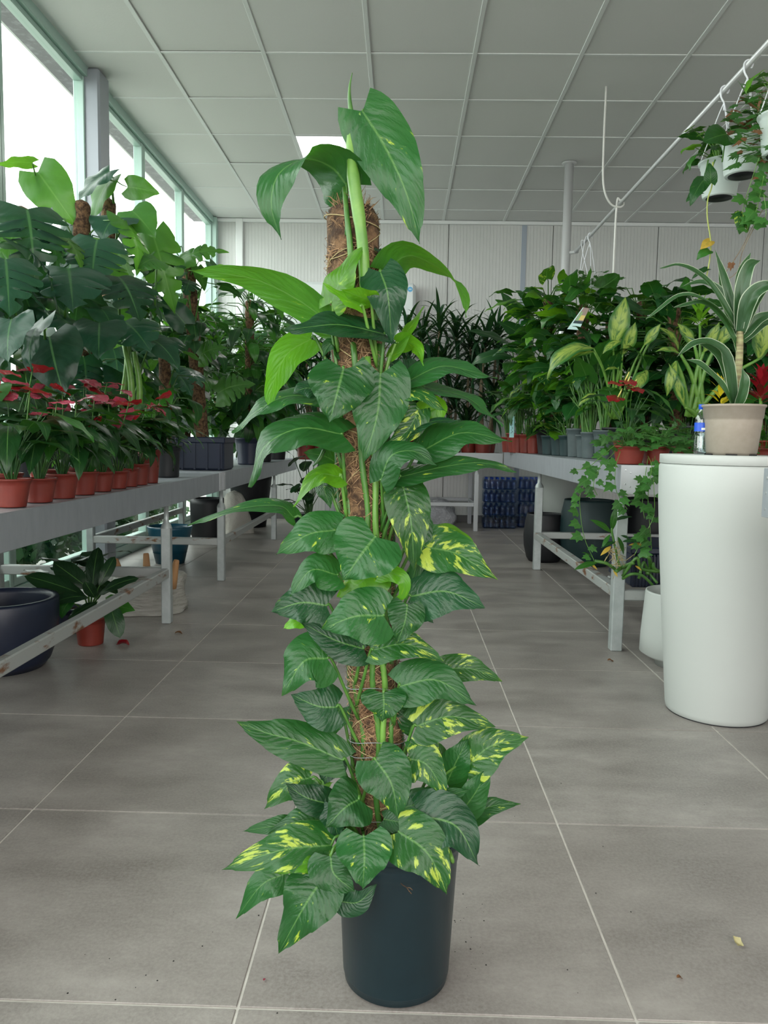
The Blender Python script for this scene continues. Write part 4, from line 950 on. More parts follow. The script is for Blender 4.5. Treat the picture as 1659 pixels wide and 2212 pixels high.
# zz plant
t = rpot('potted_zz_plant', 'plant with paired glossy leaflets on dark upright stalks', 1265, 4.75, .07, .14, M_gry)
for k in range(6):
    c_ = t.location+Vector((rnd(-.04, .04), rnd(-.04, .04), .12)); tp = c_+Vector((rnd(-.22, .18), rnd(-.15, .05), rnd(.42, .62))); sp = spline([c_, c_.lerp(tp, .5)+Vector((0, 0, .05)), tp], 12)
    MB().tube(sp, [.008-.0005*i for i in range(13)], 6).build('stalk', M_stemd, t, True)
    for i in range(4, 13):
        for s in (-1, 1): put(t, L_deep[(i+k) % 6], sp[i], (s*.9, -.15, .45), (0, -.6, .8), rnd(.09, .13), wx=1.1)
# dieffenbachias
t = rpot('potted_dieffenbachia', 'dieffenbachia with cream mottled leaves behind the small red anthurium', 1335, 4.25, .09, .17, M_blk); r0 = P(1330, 905, 4.25)
for (b, m_, tp, n, w_, k) in (((1282, 752), 0, (1158, 775), (-.2, .8, .55), .85, 2), ((1283, 760), 0, (1200, 770), (-.1, .7, .6), .7, 1), ((1325, 745), 0, (1352, 645), (-.1, .1, .98), .95, 0), ((1345, 765), 0, (1375, 700), (.2, .1, .97), 1.0, 0), ((1345, 735), 0, (1302, 752), (-.3, .6, .75), .9, 1),
                         ((1392, 745), 0, (1425, 702), (-.1, .2, .95), .9, 0), ((1425, 708), 0, (1478, 745), (.2, .7, .7), .8, 1), ((1285, 850), 0, (1250, 868), (-.2, .6, .75), .8, 1), ((1398, 800), 0, (1368, 842), (-.1, .4, .9), 1.1, 0), ((1340, 800), 0, (1310, 790), (0, .8, .5), .8, 1)):
    pxleaf(t, L_die[k], (*b, 4.15), (*tp, 4.1), n, r0+Vector((rnd(-.03, .03), 0, 0)), r=.006, wx=w_, mat=M_steml)
t = rpot('potted_dieffenbachia', 'tall dieffenbachia with thick pale stalks left of the pedestal', 1510, 4.0, .1, .18, M_blk); r0 = P(1500, 900, 4.0)
for (b, tp, n, w_, k) in (((1460, 780), (1440, 850), (-.3, .3, .9), .7, 1), ((1520, 760), (1555, 700), (.1, .2, .97), .9, 0), ((1545, 750), (1590, 690), (.1, .3, .9), .9, 0), ((1470, 765), (1425, 745), (0, .7, .6), .8, 1), ((1500, 745), (1470, 700), (-.1, .3, .9), .9, 0), ((1480, 880), (1450, 790), (-.2, .2, .95), .5, 0), ((1640, 775), (1660, 680), (.0, .2, .97), 1.1, 0)):
    pxleaf(t, L_die[k], (*b, 3.95), (*tp, 3.9), n, r0+Vector((rnd(-.05, .05), 0, 0)), r=.010, wx=w_, mat=M_steml)
# bromeliads
def bromeliad(t, c, col_, n, ln, up=1.2):
    for k in range(n):
        q = k/n; a = k*2.399; o = Vector((math.cos(a), math.sin(a), 0)); e = .25+up*q
        put(t, pick(L_bro[col_]), Vector(c)+Vector((0, 0, .10*q))+o*.012*(1-q), o*math.cos(e)+Vector((0, 0, math.sin(e))), Vector((0, 0, 1))*math.cos(e)-o*math.sin(e), ln*(1-.35*q), 'bract', wx=1.2)
def brom(lb, px_, py_, Y, col_, ln, n):
    t = rpot('potted_bromeliad', lb, px_, Y, .06, .11, M_terr); c_ = t.location+Vector((0, 0, .09))
    for k in range(14):
        a = k*2.399; o = Vector((math.cos(a), math.sin(a), 0)); e = rnd(.3, .9); put(t, pick(L_deep), c_, o*math.cos(e)+Vector((0, 0, math.sin(e))), Vector((0, 0, 1))-o*.5, rnd(.16, .22), wx=.5)
    h = P(px_, py_, Y); MB().tube(spline([c_, c_.lerp(h, .5), h], 5), .007, 6).build('flower_stalk', M_steml, t, True); bromeliad(t, h-Vector((0, 0, .02)), col_, n, ln)
brom('red bromeliad at the right edge behind the taupe pot', 1643, 860, 3.55, 'r', .14, 26)
brom('yellow bromeliad just left of the taupe pot plant', 1556, 872, 3.3, 'y', .10, 14)
brom('bromeliad with a lime green spiked flower above the dieffenbachia', 1512, 700, 4.1, 'g', .13, 22)
# small red anthurium
t = anthurium(tuple(at(1352, 3.62, ZR)), 'small dark leaved anthurium with red flowers above the ivy bowl', .06, .10, 20, 0, group='anthurium on the right bench', size=(.1, .16), ht=(.06, .26))
for (x, y, tx, ty, n) in ((1352, 832, 1318, 826, (0, .9, .35)), (1366, 838, 1388, 846, (0, .9, .3)), (1335, 858, 1318, 864, (0, .8, .5)), (1350, 822, 1372, 830, (.1, .5, .8))):
    pxleaf(t, L_spa[0], (x, y, 3.5), (tx, ty, 3.42), n, tuple(at(1352, 3.62, ZR+.09)), r=.0018, wx=.9, name='spathe')
    b = P(x, y, 3.49); MB().tube([b, b+Vector((.008, -.006, .02)), b+Vector((.014, -.01, .038))], [.0034, .0034, .002], 6).build('spadix', M_spad, t, True)
# ivies
def ivy(t, c, n, rad, ht, vines=(), size=(.028, .052), dead=0, face=None):
    c = Vector(c); st = MB()
    for i in range(n):
        a = R.uniform(0, 6.28) if face is None else face+R.gauss(0, 1.1); r = rad*math.sqrt(R.random()); o = Vector((math.cos(a), math.sin(a), 0))
        b = c+o*r+Vector((0, 0, rnd(*ht)*(1-.5*r/rad)))
        put(t, pick(L_ivd) if R.random() < dead else pick(L_ivy), b, o+Vector((rnd(-.8, .8), rnd(-.8, .3), rnd(-.8, .4))), Vector((rnd(-.5, .5), -.7, 1)), rnd(*size))
        st.tube([c+o*.01, c+o*r*.5+Vector((0, 0, b.z-c.z+.01)), b], .0011, 4, False)
    st.build('stems', M_stem, t, True)['kind'] = 'stuff'
    for pts in vines:
        sp = spline([P(*q) if len(q) == 3 and q[0] > 5 else Vector(q) for q in pts], 6*len(pts)); MB().tube(sp, .0013, 5).build('vine', M_steml, t, True)
        for i in range(4, len(sp), 3):
            s = R.choice((-1, 1)); b = sp[i]+Vector((s*.012, -.008, -.004)); put(t, pick(L_ivy), b, (s*.7+rnd(-.3, .3), -.3, rnd(-.8, .1)), (rnd(-.4, .4), -.9, .6), rnd(*size)*1.05)
t = rpot('potted_ivy', 'ivy in the shallow terracotta bowl at the corner of the right bench', 1358, 3.33, .066, .075, M_terr, lip=.005)
ivy(t, t.location+Vector((0, 0, .06)), 60, .13, (0, .12), [[(1330, 975, 3.2), (1290, 1015, 3.05), (1256, 1060, 3.04), (1253, 1100, 3.04), (1262, 1160, 3.04), (1285, 1215, 3.04)], [(1330, 960, 3.2), (1300, 985, 3.06), (1270, 1010, 3.0), (1245, 1015, 2.98)], [(1340, 975, 3.15), (1330, 1010, 3.05), (1330, 1055, 3.03), (1345, 1085, 3.03), (1355, 1100, 3.03)], [(1300, 1000, 3.05), (1282, 1045, 3.02), (1290, 1070, 3.02)]])
t = rpot('potted_ivy', 'ivy between the terracotta bowl and the white pedestal', 1415, 3.4, .06, .075, M_terr, lip=.005)
ivy(t, t.location+Vector((0, 0, .06)), 70, .16, (0, .14), [[(1400, 990, 3.2), (1395, 1020, 3.04), (1388, 1080, 3.04), (1392, 1120, 3.04)], [(1410, 990, 3.2), (1405, 1030, 3.03), (1400, 1080, 3.03), (1405, 1150, 3.03), (1408, 1190, 3.03)], [(1415, 985, 3.2), (1412, 1040, 3.02), (1413, 1110, 3.02), (1390, 1160, 3.02), (1370, 1200, 3.02)], [(1400, 985, 3.2), (1408, 1010, 3.05), (1398, 1060, 3.03)]])
t = rpot('potted_ivy', 'ivy at the bench back seen left of the water bottle', 1478, 3.75, .06, .075, M_terr, lip=.005)
ivy(t, t.location+Vector((0, 0, .06)), 80, .2, (0, .18))
t = rpot('potted_ivy', 'ivy at the right edge behind the taupe pot', 1650, 3.5, .06, .075, M_terr, lip=.005)
ivy(t, t.location+Vector((0, 0, .06)), 50, .17, (0, .18))

# ================================================================ pedestal, its dracaena and the water bottle
pd = thing('pedestal', 'tall white tapered pedestal carrying the taupe pot', 'pedestal', (1.035, 2.48, 0))
cx, cy_ = 1.035, 2.48
prf = [(.001, .012), (.140, .012), (.144, .004), (.148, 0), (.1545, .006), (.157, .02), (.166, .13), (.181, .31), (.198, .53), (.2085, .69), (.211, .79), (.2085, .797), (.206, .799), (.001, .799)]
MB().lathe((cx, cy_, 0), prf, 72).build('body', M_wstand, pd, True)
MB().lathe((cx, cy_, 0), [(.001, .8), (.208, .8), (.21, .802), (.21, .826), (.2085, .829), (.001, .829)], 72).build('lid', M_wstand, pd, True)
MB().lathe((cx, cy_, 0), [(.001, -.0), (.151, 0), (.153, .003), (.146, .0045)], 48).build('base_ring', M_blk, pd, True)
ZP = .829
t = thing('potted_dracaena', 'white edged dracaena in a taupe pot on the white pedestal', 'potted plant', (1.016, 2.43, ZP))
c = Vector((1.016, 2.43, ZP))
MB().lathe(c, [(.001, .006), (.066, .006), (.0705, 0), (.072, .008), (.0735, .0085), (.083, .105), (.0832, .112), (.0858, .113), (.0885, .146), (.0925, .147), (.093, .150), (.0925, .154), (.086, .154), (.084, .14), (.075, .05)], 56).build('pot', M_taup, t, True)
for a in (-1.95, -.95, .3, 1.5, 2.6, -3.0): MB().box((-.016, -.003, 0), (.016, .003, .0075)).build('drain_notch', M_dark, t).matrix_basis = Matrix.Translation(Vector((.0715*math.cos(a), .0715*math.sin(a), .0002))) @ Matrix.Rotation(a+math.pi/2, 4, 'Z')
v = [c+Vector((0, 0, .13))]+[c+Vector((.083*math.cos(6.2832*i/24), .083*math.sin(6.2832*i/24), .13)) for i in range(24)]
obj('soil', v, [(0, 1+i, 1+(i+1) % 24) for i in range(24)], M_soil, t)
yd = 2.43
MB().tube(spline([c+Vector((.0, 0, .12)), P(1585, 870, yd), P(1595, 800, yd), P(1598, 740, yd), P(1597, 690, yd)], 14), [.0125-.0002*i for i in range(15)], 10).build('cane', pbr('ringed_pale_cane', (.42, .42, .2), .6, c2=(.2, .16, .08), ns=60, stretch=(.2, .2, 2)), t, True)
for (pts, w_, n, *n1) in (
  ([(1588, 700, 0), (1530, 610, -.03), (1470, 575, -.05), (1425, 580, -.06)], 26, (-.3, .7, .6)),
  ([(1590, 720, 0), (1540, 660, -.04), (1470, 640, -.08), (1395, 690, -.1)], 30, (-.2, .8, .5)),
  ([(1588, 740, 0), (1550, 680, -.03), (1510, 655, -.05), (1455, 665, -.05)], 34, (-.2, .7, .6)),
  ([(1590, 720, 0), (1560, 640, .02), (1520, 610, .03), (1470, 620, .03)], 26, (-.3, .6, .7)),
  ([(1596, 720, 0), (1570, 620, .0), (1545, 540, -.02)], 24, (-.3, .1, .95)),
  ([(1596, 710, -.01), (1602, 630, -.02), (1618, 575, -.02), (1643, 562, .0)], 38, (-.3, .2, .93)),
  ([(1600, 715, -.01), (1617, 650, -.04), (1650, 620, -.06), (1690, 615, -.06)], 44, (-.2, .4, .9)),
  ([(1600, 720, 0), (1630, 650, 0), (1680, 590, .02)], 34, (-.3, .2, .9)),
  ([(1602, 730, 0), (1640, 690, 0), (1690, 670, 0)], 34, (-.1, .6, .8)),
  ([(1598, 700, .02), (1600, 600, .03), (1622, 545, .04)], 30, (-.2, .0, 1)),
  ([(1603, 740, .02), (1650, 700, .05), (1700, 710, .06)], 30, (0, .7, .7)),
  ([(1588, 890, -.02), (1572, 780, -.05), (1540, 745, -.08), (1500, 742, -.1), (1462, 772, -.11)], 34, (-.3, .6, .7)),
  ([(1586, 885, -.02), (1560, 840, -.06), (1520, 795, -.09), (1477, 775, -.1)], 42, (-.1, .75, .65)),
  ([(1590, 880, -.02), (1572, 800, -.03), (1545, 760, -.05), (1480, 725, -.06)], 32, (-.4, .4, .8)),
  ([(1592, 880, -.03), (1606, 830, -.05), (1604, 795, -.05)], 34, (.2, .1, .97)),
  ([(1596, 760, .0), (1580, 700, .02), (1560, 620, .05), (1555, 560, .06)], 26, (0, .2, .95))):
    custom_leaf(t, [(x, y, yd+d) for (x, y, d) in pts], w_*.78, n, M_drs, kind='strap', fold=.45, cup=.2, wave=.06, nu=4, nv=20)
# bottle
t = thing('water_bottle', 'small water bottle with blue cap and label behind the taupe pot', 'bottle', tuple(P(1511, 984, 2.46)))
c = Vector((P(1511, 984, 2.46).x, 2.46, ZP)); t.location = c; s = .82
MB().lathe(c, [(.001, .001), (.018*s, .001), (.022*s, .004), (.0235*s, .012), (.0225*s, .025), (.0235*s, .04), (.0225*s, .052), (.0235*s, .066), (.0238*s, .07), (.0238*s, .1), (.0225*s, .112), (.015*s, .128), (.0105*s, .134), (.0105*s, .142)], 28).build('bottle_body', M_bott, t, True)
MB().lathe(c, [(.0242*s, .072), (.0242*s, .099)], 28).build('label', M_blue, t, True)
MB().box((c.x-.006, c.y-.0206, c.z+.076), (c.x+.012, c.y-.0196, c.z+.083)).build('label_print', M_wht, t)
MB().lathe(c, [(.001, .156), (.0115*s, .156), (.0125*s, .154), (.0125*s, .141), (.0105*s, .14)], 24).build('cap', M_blue, t, True)

# ================================================================ ceiling pole, hanging rod, hanging pots
t = tag(MB().tube([(1.30, 6.5, 0), (1.30, 6.5, H)], .036, 20).build('support_pole', M_pole, None, True), 'vertical steel pole rising to the ceiling behind the right bench', 'pole')
col_ = MB().lathe((1.30, 6.5, H-.012), [(.036, 0), (.055, .002), (.06, .012)], 24).build('pole_collar', M_pole, t, True)
RX, RZ = 1.365, 2.385
rod = tag(MB().tube([(RX, 2.2, RZ), (RX, 6.44, RZ)], .012, 14).build('hanging_rod', M_pole, None, True), 'long horizontal steel rod holding the hanging pots', 'rod')
MB().tube(spline([(1.24, 5.14, H), (1.24, 5.14, 2.7), (1.25, 5.14, RZ+.1), (1.30, 5.16, RZ+.0), (RX, 5.17, RZ-.022), (RX+.025, 5.17, RZ), (RX, 5.17, RZ+.022), (RX-.02, 5.17, RZ-.03), (RX-.022, 5.17, 1.75)], 50), .0065, 8).build('rod_cord', M_cord, None, True)
tag(bpy.data.objects['rod_cord'], 'white cord tied round the rod and hanging from the ceiling', 'cord')
MB().tube([(1.30, 6.5, RZ), (RX+.02, 6.44, RZ)], .014, 10).build('rod_clamp', M_pole, rod)
L_hang = L_pvar+L_poth
def hanger(t, px_, Y, zc, rt, rb, h, mat, nl, leafs, size, top=RZ):
    if px_:                                # px_, Y: pixel of the pot's foot, which hangs under the rod
        q = P(px_, Y, 1.0); Y_ = RX/q.x; zc = P(px_, Y, Y_).z; Y = Y_
    c = Vector((RX, Y, zc)); t.location = c
    MB().lathe(c, [(.001, .0), (rb*.98, 0), (rb, .004), (rb*1.03, .012), (rb*1.05, .0135), (rt*.96, h*.82), (rt, h*.84), (rt*1.0, h*.93), (rt*1.1, h*.95), (rt*1.12, h), (rt*.98, h), (rt*.9, h*.6)], 40).build('pot', mat, t, True)
    MB().lathe(c, [(.001, -.002), (rb*.8, -.002), (rb*.8, .001)], 24).build('drip_hole', M_blk, t, True)
    obj('soil', [c+Vector((0, 0, h*.9))]+[c+Vector((rt*.96*math.cos(6.2832*i/20), rt*.96*math.sin(6.2832*i/20), h*.88)) for i in range(20)], [(0, 1+i, 1+(i+1) % 20) for i in range(20)], M_soil, t)
    hk = Vector((RX, Y, top)); pl = hk-Vector((0, 0, .085))
    hg = MB().tube(spline([hk+Vector((.012, 0, -.014)), hk+Vector((.017, 0, .004)), hk+Vector((0, 0, .018)), hk+Vector((-.017, 0, .004)), hk+Vector((-.014, 0, -.03)), hk+Vector((0, 0, -.055)), pl], 18), .0038, 7).build('hanger_hook', M_wire, t, True)
    for k in range(3):
        a = 2.1*k+.5; e = c+Vector((rt*1.08*math.cos(a), rt*1.08*math.sin(a), h*.97)); m_ = pl.lerp(e, .12)
        MB().tube(spline([pl+Vector((0, 0, .035)), m_+Vector((.014*math.cos(a), .014*math.sin(a), -.002)), e], 8), .0024, 6).build('hanger_strand', M_wire, hg, True)
    if nl: clump(t, c+Vector((0, 0, h*.9)), nl, leafs, size, (.03, .15), (.02, .16), (-.4, -.9), 4.5, (-.9, .6), .002, M_steml)
    return c
t = thing('hanging_pothos', 'white hanging pot of pothos with one long bare trailing stem', 'hanging plant', (0, 0, 0))
hanger(t, 1553, 428, 0, .084, .068, .15, M_whp, 30, L_hang, (.07, .11))
big = P(1545, 315, 3.25); pxleaf(t, L_poth[3], (1570, 290, 3.27), (1525, 300, 3.2), (-.3, .2, .9), P(1560, 350, 3.27), r=.002, wx=1.3)
pxleaf(t, L_pvar[3], (1525, 385, 3.2), (1490, 430, 3.15), (-.4, .4, .8), P(1545, 345, 3.2), r=.002, wx=.8); pxleaf(t, L_poth[4], (1512, 415, 3.2), (1482, 428, 3.18), (-.2, .7, .6), P(1530, 345, 3.2), r=.002)
sp = spline([P(1540, 350, 3.18), P(1538, 400, 3.16), P(1529, 430, 3.16), P(1528, 470, 3.16), P(1535, 520, 3.16), P(1533, 560, 3.16), P(1524, 610, 3.16)], 40); MB().tube(sp, .0026, 6).build('trailing_stem', pbr('yellow_green_stem', (.42, .48, .12), .5), t, True)
pxleaf(t, unit_leaf('leaf', 'heart', .7, .5, M_yell), (1535, 520, 3.16), (1515, 535, 3.14), (0, .6, .8), None); pxleaf(t, L_poth[2], (1532, 540, 3.16), (1505, 553, 3.14), (0, .6, .8), None); pxleaf(t, L_poth[4], (1528, 580, 3.16), (1495, 595, 3.14), (-.3, .6, .7), None, wx=.6); pxleaf(t, L_poth[4], (1535, 395, 3.1), (1534, 350, 3.08), (-.2, .2, .95), None, wx=1.0)
t = thing('hanging_ivy', 'white hanging pot with ivy and brown withered leaves', 'hanging plant', (0, 0, 0))
c = hanger(t, 1603, 380, 0, .083, .068, .14, M_whp, 0, None, None)
ivy(t, c+Vector((.09, -.02, .15)), 170, .17, (-.10, .24), size=(.034, .062), vines=[[(1640, 340, 2.9), (1620, 400, 2.95), (1608, 440, 2.95), (1603, 470, 2.95)], [(1650, 380, 2.85), (1640, 430, 2.9), (1628, 470, 2.9), (1610, 500, 2.9)], [(1650, 420, 2.85), (1655, 460, 2.85), (1648, 480, 2.85)]], dead=.16)
MB().tube(spline([P(1655, 440, 2.9), P(1620, 500, 2.95), P(1600, 540, 2.95), P(1560, 600, 2.95)], 14), .0014, 5).build('bare_vine', M_cane, t, True)
MB().tube(spline([P(1640, 470, 2.9), P(1605, 540, 2.95), P(1590, 590, 2.95), P(1545, 615, 2.95)], 14), .0014, 5).build('bare_vine', M_cane, t, True)
pxleaf(t, L_pvar[1], (1604, 460, 2.93), (1600, 500, 2.9), (-.2, .3, .9), None, wx=1.0); pxleaf(t, L_pvar[0], (1608, 462, 2.93), (1617, 498, 2.9), (.2, .3, .9), None, wx=.8); pxleaf(t, L_ivd[0], (1580, 568, 2.93), (1578, 585, 2.93), (0, .3, .9), None)
t = thing('hanging_ivy', 'white hanging pot of ivy cut off by the right edge of the picture', 'hanging plant', (0, 0, 0))
c = hanger(t, 1690, 335, 0, .083, .068, .14, M_whp, 8, L_hang, (.07, .11))
ivy(t, c+Vector((.03, 0, .14)), 170, .2, (-.28, .2), size=(.034, .062), dead=.15)
t = thing('hanging_fern', 'small dark plant hanging far back beside the steel pole', 'hanging plant', (0, 0, 0))
c = hanger(t, 0, 5.95, 1.9, .08, .066, .11, M_whp, 0, None, None)
ivy(t, c+Vector((0, 0, .1)), 110, .22, (0, .15), size=(.035, .06))
for dx in (.05, -.06):
    MB().tube(spline([(RX, 6.1+dx, RZ+.015), (RX-.02, 6.1+dx, RZ-.02), (RX+dx, 6.05, 2.0)], 8), .003, 5).build('spare_hanger_strand', M_wire, t, True)

# ================================================================ wall appliance
t = thing('wall_appliance', 'white wall mounted appliance with a small round blue sticker', 'appliance', (0, 8.0, 1.95))
xa, xb = P(545, 640, 8.02).x, P(898, 640, 8.02).x; zt = P(880, 612, 8.02).z
MB().box((xa, 7.98, zt-.62), (xb, Y1, zt), .03).build('casing', M_wht, t)
c = P(886, 625, 7.98); MB().lathe((0, 0, 0), [(.0001, .003), (.025, .003), (.027, 0)], 20).build('sticker', pbr('sticker_blue', (.1, .4, .7), .4), t).matrix_basis = Matrix.Translation(Vector((c.x, 7.98, c.z))-org(t)) @ Matrix.Rotation(math.pi/2, 4, 'X')
MB().box((c.x-.014, 7.9755, c.z-.004), (c.x+.014, 7.977, c.z+.004)).build('sticker_print', M_wht, t)

# ================================================================ things under the right bench
def empty_pot(name, label, cat, c, prof_, mat, n=40):
    t = thing(name, label, cat, c); zi = prof_[-1][1]; rr = prof_[-1][0]
    MB().lathe(c, prof_, n).build('pot_body', mat, t, True)
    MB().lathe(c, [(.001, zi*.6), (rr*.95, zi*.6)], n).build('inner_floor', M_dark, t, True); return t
def vase(r, h, m=.8): return [(.001, .002), (r*.68, .002), (r*.72, 0), (r*.84, h*.08), (r*.97, h*.32), (r, h*.55), (r*.95, h*.8), (r*.87, h*.97), (r*.86, h), (r*.80, h), (r*.79, h*.97), (r*.88, h*.7), (r*.85, h*.4)]
empty_pot('floor_pot', 'rounded black pot by the far bench leg', 'pot', (1.045, 5.62, 0), vase(.15, .345), M_blk)
empty_pot('floor_pot', 'large dark green pot behind the rounded black pot', 'pot', (1.33, 5.5, 0), vase(.2, .46), M_grn)
empty_pot('floor_pot', 'black pot standing behind the dark green pot', 'pot', (1.78, 5.6, 0), vase(.19, .47), M_blk)
empty_pot('floor_pot', 'tall white tapered pot behind the water packs', 'pot', (1.32, 6.28, 0), [(.001, .002), (.12, .002), (.13, 0), (.21, .62), (.215, .66), (.2, .66), (.19, .55), (.15, .2)], M_wstand)
t = empty_pot('floor_planter', 'low white planter with a narrow foot beside the pedestal', 'planter', (1.115, 3.0, 0), [(.001, .002), (.10, .002), (.105, 0), (.11, .028), (.14, .034), (.165, .05), (.163, .12), (.152, .285), (.15, .292), (.143, .292), (.14, .27), (.14, .15)], M_wstand)
t = thing('ribbed_basket', 'black ribbed plastic basket on the lower rails of the right bench', 'basket', (1.12, 3.42, .258))
MB().box((.97, 3.24, .258), (1.34, 3.60, .40), .01).build('basket_body', M_navy, t)
MB().box((.962, 3.232, .40), (1.348, 3.608, .43), .006).build('basket_rim', M_navy, t)
for k in range(26): MB().box((.975+k*.014, 3.234, .262), (.981+k*.014, 3.241, .40)).build('rib', M_navy, t)
MB().box((.95, 3.50, .22), (2.18, 3.535, .257), .004).build('lower_rail', M_rust, b3)
# epiphyte tangled round the near bench leg
t = thing('epiphyte_plant', 'tangled epiphyte with thick green stems and yellow leaves round the bench leg', 'plant', tuple(P(1350, 1230, 3.16)))
ye = 3.13
for pts in ([(1420, 1235), (1385, 1228), (1375, 1205), (1345, 1245)], [(1420, 1275), (1390, 1245), (1365, 1240), (1345, 1250)], [(1420, 1260), (1400, 1235), (1390, 1215), (1380, 1250)], [(1385, 1200), (1402, 1205), (1404, 1225), (1398, 1240)], [(1410, 1215), (1413, 1228), (1425, 1235)], [(1370, 1215), (1352, 1225), (1347, 1250)], [(1330, 1235), (1345, 1225), (1370, 1215)], [(1332, 1232), (1310, 1217), (1285, 1212)]):
    MB().tube(spline([P(x, y, ye+rnd(-.02, .03)) for x, y in pts], 14), rnd(.006, .0085), 8).build('thick_stem', M_stem, t, True)
for (b, tp, n, mm) in (((1320, 1150), (1282, 1120), (-.2, .6, .7), M_md), ((1322, 1145), (1330, 1095), (-.3, .2, .9), M_md), ((1325, 1125), (1362, 1112), (.1, .7, .6), M_dk), ((1318, 1155), (1300, 1180), (-.4, .4, .8), M_md), ((1330, 1170), (1300, 1178), (-.2, .7, .6), M_dk), ((1345, 1170), (1390, 1165), (.1, .7, .7), M_dk), ((1335, 1160), (1350, 1195), (.2, .4, .9), M_md), ((1320, 1180), (1299, 1197), (-.1, .5, .85), M_yell), ((1290, 1215), (1243, 1225), (-.2, .6, .7), M_md), ((1280, 1205), (1262, 1190), (0, .8, .5), M_md), ((1275, 1218), (1290, 1228), (0, .6, .8), M_yell), ((1325, 1232), (1334, 1244), (0, .5, .8), M_yell), ((1372, 1222), (1385, 1230), (0, .5, .8), M_yell), ((1395, 1180), (1362, 1172), (0, .8, .5), M_yell), ((1360, 1165), (1345, 1155), (0, .6, .8), M_dk)):
    pxleaf(t, unit_leaf('leaf', 'lance', .26, .6, mm), (*b, ye), (*tp, ye-.03), n, None)
MB().tube(spline([P(1340, 1230, ye), P(1330, 1190, ye), P(1322, 1150, ye), P(1322, 1140, ye)], 10), .005, 7).build('stem', M_stem, t, True)
rt2 = MB()
for k in range(26):
    x, y = 1330+R.gauss(0, 10), 1195+R.gauss(0, 12); rt2.tube(spline([P(x, y, ye), P(x+R.gauss(0, 10), y+R.gauss(5, 8), ye-.01), P(x+R.gauss(0, 14), y+R.gauss(8, 10), ye)], 5), .0013, 4)
rt2.build('roots', M_raff, t, True)
# shrink wrapped water packs
bot = mesh('bottle', *[(lambda b: (b.v, b.f))(MB().lathe((0, 0, 0), [(.001, .001), (.024, .001), (.027, .006), (.0255, .02), (.027, .034), (.0255, .048), (.027, .062), (.027, .075), (.02, .09), (.011, .1), (.011, .115), (.001, .115)], 12))][0], M_water, True)
capm = mesh('cap', *[(lambda b: (b.v, b.f))(MB().lathe((0, 0, 0), [(.0125, .1), (.0125, .117), (.001, .118)], 10))][0], M_blue, True)
for cidx, (px_, Yp) in enumerate(((1078, 7.72), (1152, 7.86))):
    x0 = P(px_, 1100, Yp).x-.165
    for k in range(4):
        nm_ = ('lowest', 'second', 'third', 'topmost')[k]; z0 = .001+k*.1275
        t = thing('water_pack', '%s shrink wrapped bottle pack in the %s stack on the floor' % (nm_, 'left' if cidx == 0 else 'right'), 'water pack', (x0+.165, Yp, z0), 'water packs under the back bench')
        for i in range(6):
            for j in range(3):
                link('bottle', bot, t, Matrix.Translation((x0+.03+i*.054, Yp-.055+j*.055, z0+.002)))
                if k == 3: link('cap', capm, t, Matrix.Translation((x0+.03+i*.054, Yp-.055+j*.055, z0+.002)))
        m = MB().box((x0, Yp-.086, z0), (x0+.33, Yp+.086, z0+.126), .018)
        m.build('wrap', M_wrap, t)
# crumpled sheet under the back bench
def lump(name, label, cat, c, rx, ry, h, mat, n=26, m=14, rough=.16, seed=0, col2=None):
    v = []
    for j in range(m+1):
        q = j/m; rr = (1-q**2.6)**.5*(1.05-.1*q)
        for i in range(n):
            a = 6.2832*i/n; d = 1+rough*noise.noise(Vector((math.cos(a)*1.6+seed, math.sin(a)*1.6, q*2.5)))*1.6+.5*rough*noise.noise(Vector((math.cos(a)*5+seed, math.sin(a)*5, q*7)))
            v.append(Vector((c[0]+rx*rr*d*math.cos(a), c[1]+ry*rr*d*math.sin(a), c[2]+.001+h*q)))
    f = [(j*n+i, j*n+(i+1) % n, (j+1)*n+(i+1) % n, (j+1)*n+i) for j in range(m) for i in range(n)]
    return tag(obj(name, v, f, mat, None, True), label, cat)
lump('plastic_sheet', 'crumpled pale plastic sheet on the floor under the back bench', 'plastic sheet', (.36, 7.62, 0), .19, .14, .3, pbr('crumpled_film', (.45, .46, .5), .4, bs=18, bstr=1, bdist=.05), seed=3, rough=.3)

# ================================================================ things under the left benches
ZF = 0
empty_pot('floor_planter', 'wide navy bowl planter under the left bench at the picture edge', 'planter', (-1.46, 2.78, 0), [(.001, .002), (.13, .002), (.14, 0), (.165, .03), (.19, .10), (.197, .19), (.198, .252), (.194, .26), (.174, .26), (.17, .24), (.165, .12)], M_navy, 56)
t = potted('potted_rubber_plant', 'rubber plant with big dark leaves in a small red pot under the bench', 'potted plant', (-1.27, 3.12, 0), .062, .05, .115, M_terr)
rc = Vector((-1.27, 3.12, .1))
for (b, tp, n, k, w_) in (((200, 1270, 3.1), (208, 1185, 3.15), (-.1, .2, .95), 0, .9), ((215, 1265, 3.1), (248, 1200, 3.15), (.3, .2, .9), 1, .7), ((190, 1270, 3.1), (118, 1215, 3.1), (0, .6, .8), 2, 1.0), ((180, 1285, 3.05), (60, 1240, 3.0), (-.1, .7, .65), 0, .7), ((215, 1285, 3.05), (288, 1240, 3.05), (.1, .7, .6), 1, .6), ((190, 1290, 3.0), (120, 1290, 2.9), (-.1, .7, .7), 3, .9), ((210, 1300, 3.0), (150, 1330, 2.9), (-.1, .8, .5), 2, .8), ((205, 1290, 3.0), (185, 1260, 2.95), (0, .5, .8), 0, 1.1)):
    pxleaf(t, L_rub[k], b, tp, n, rc, r=.003, wx=w_)
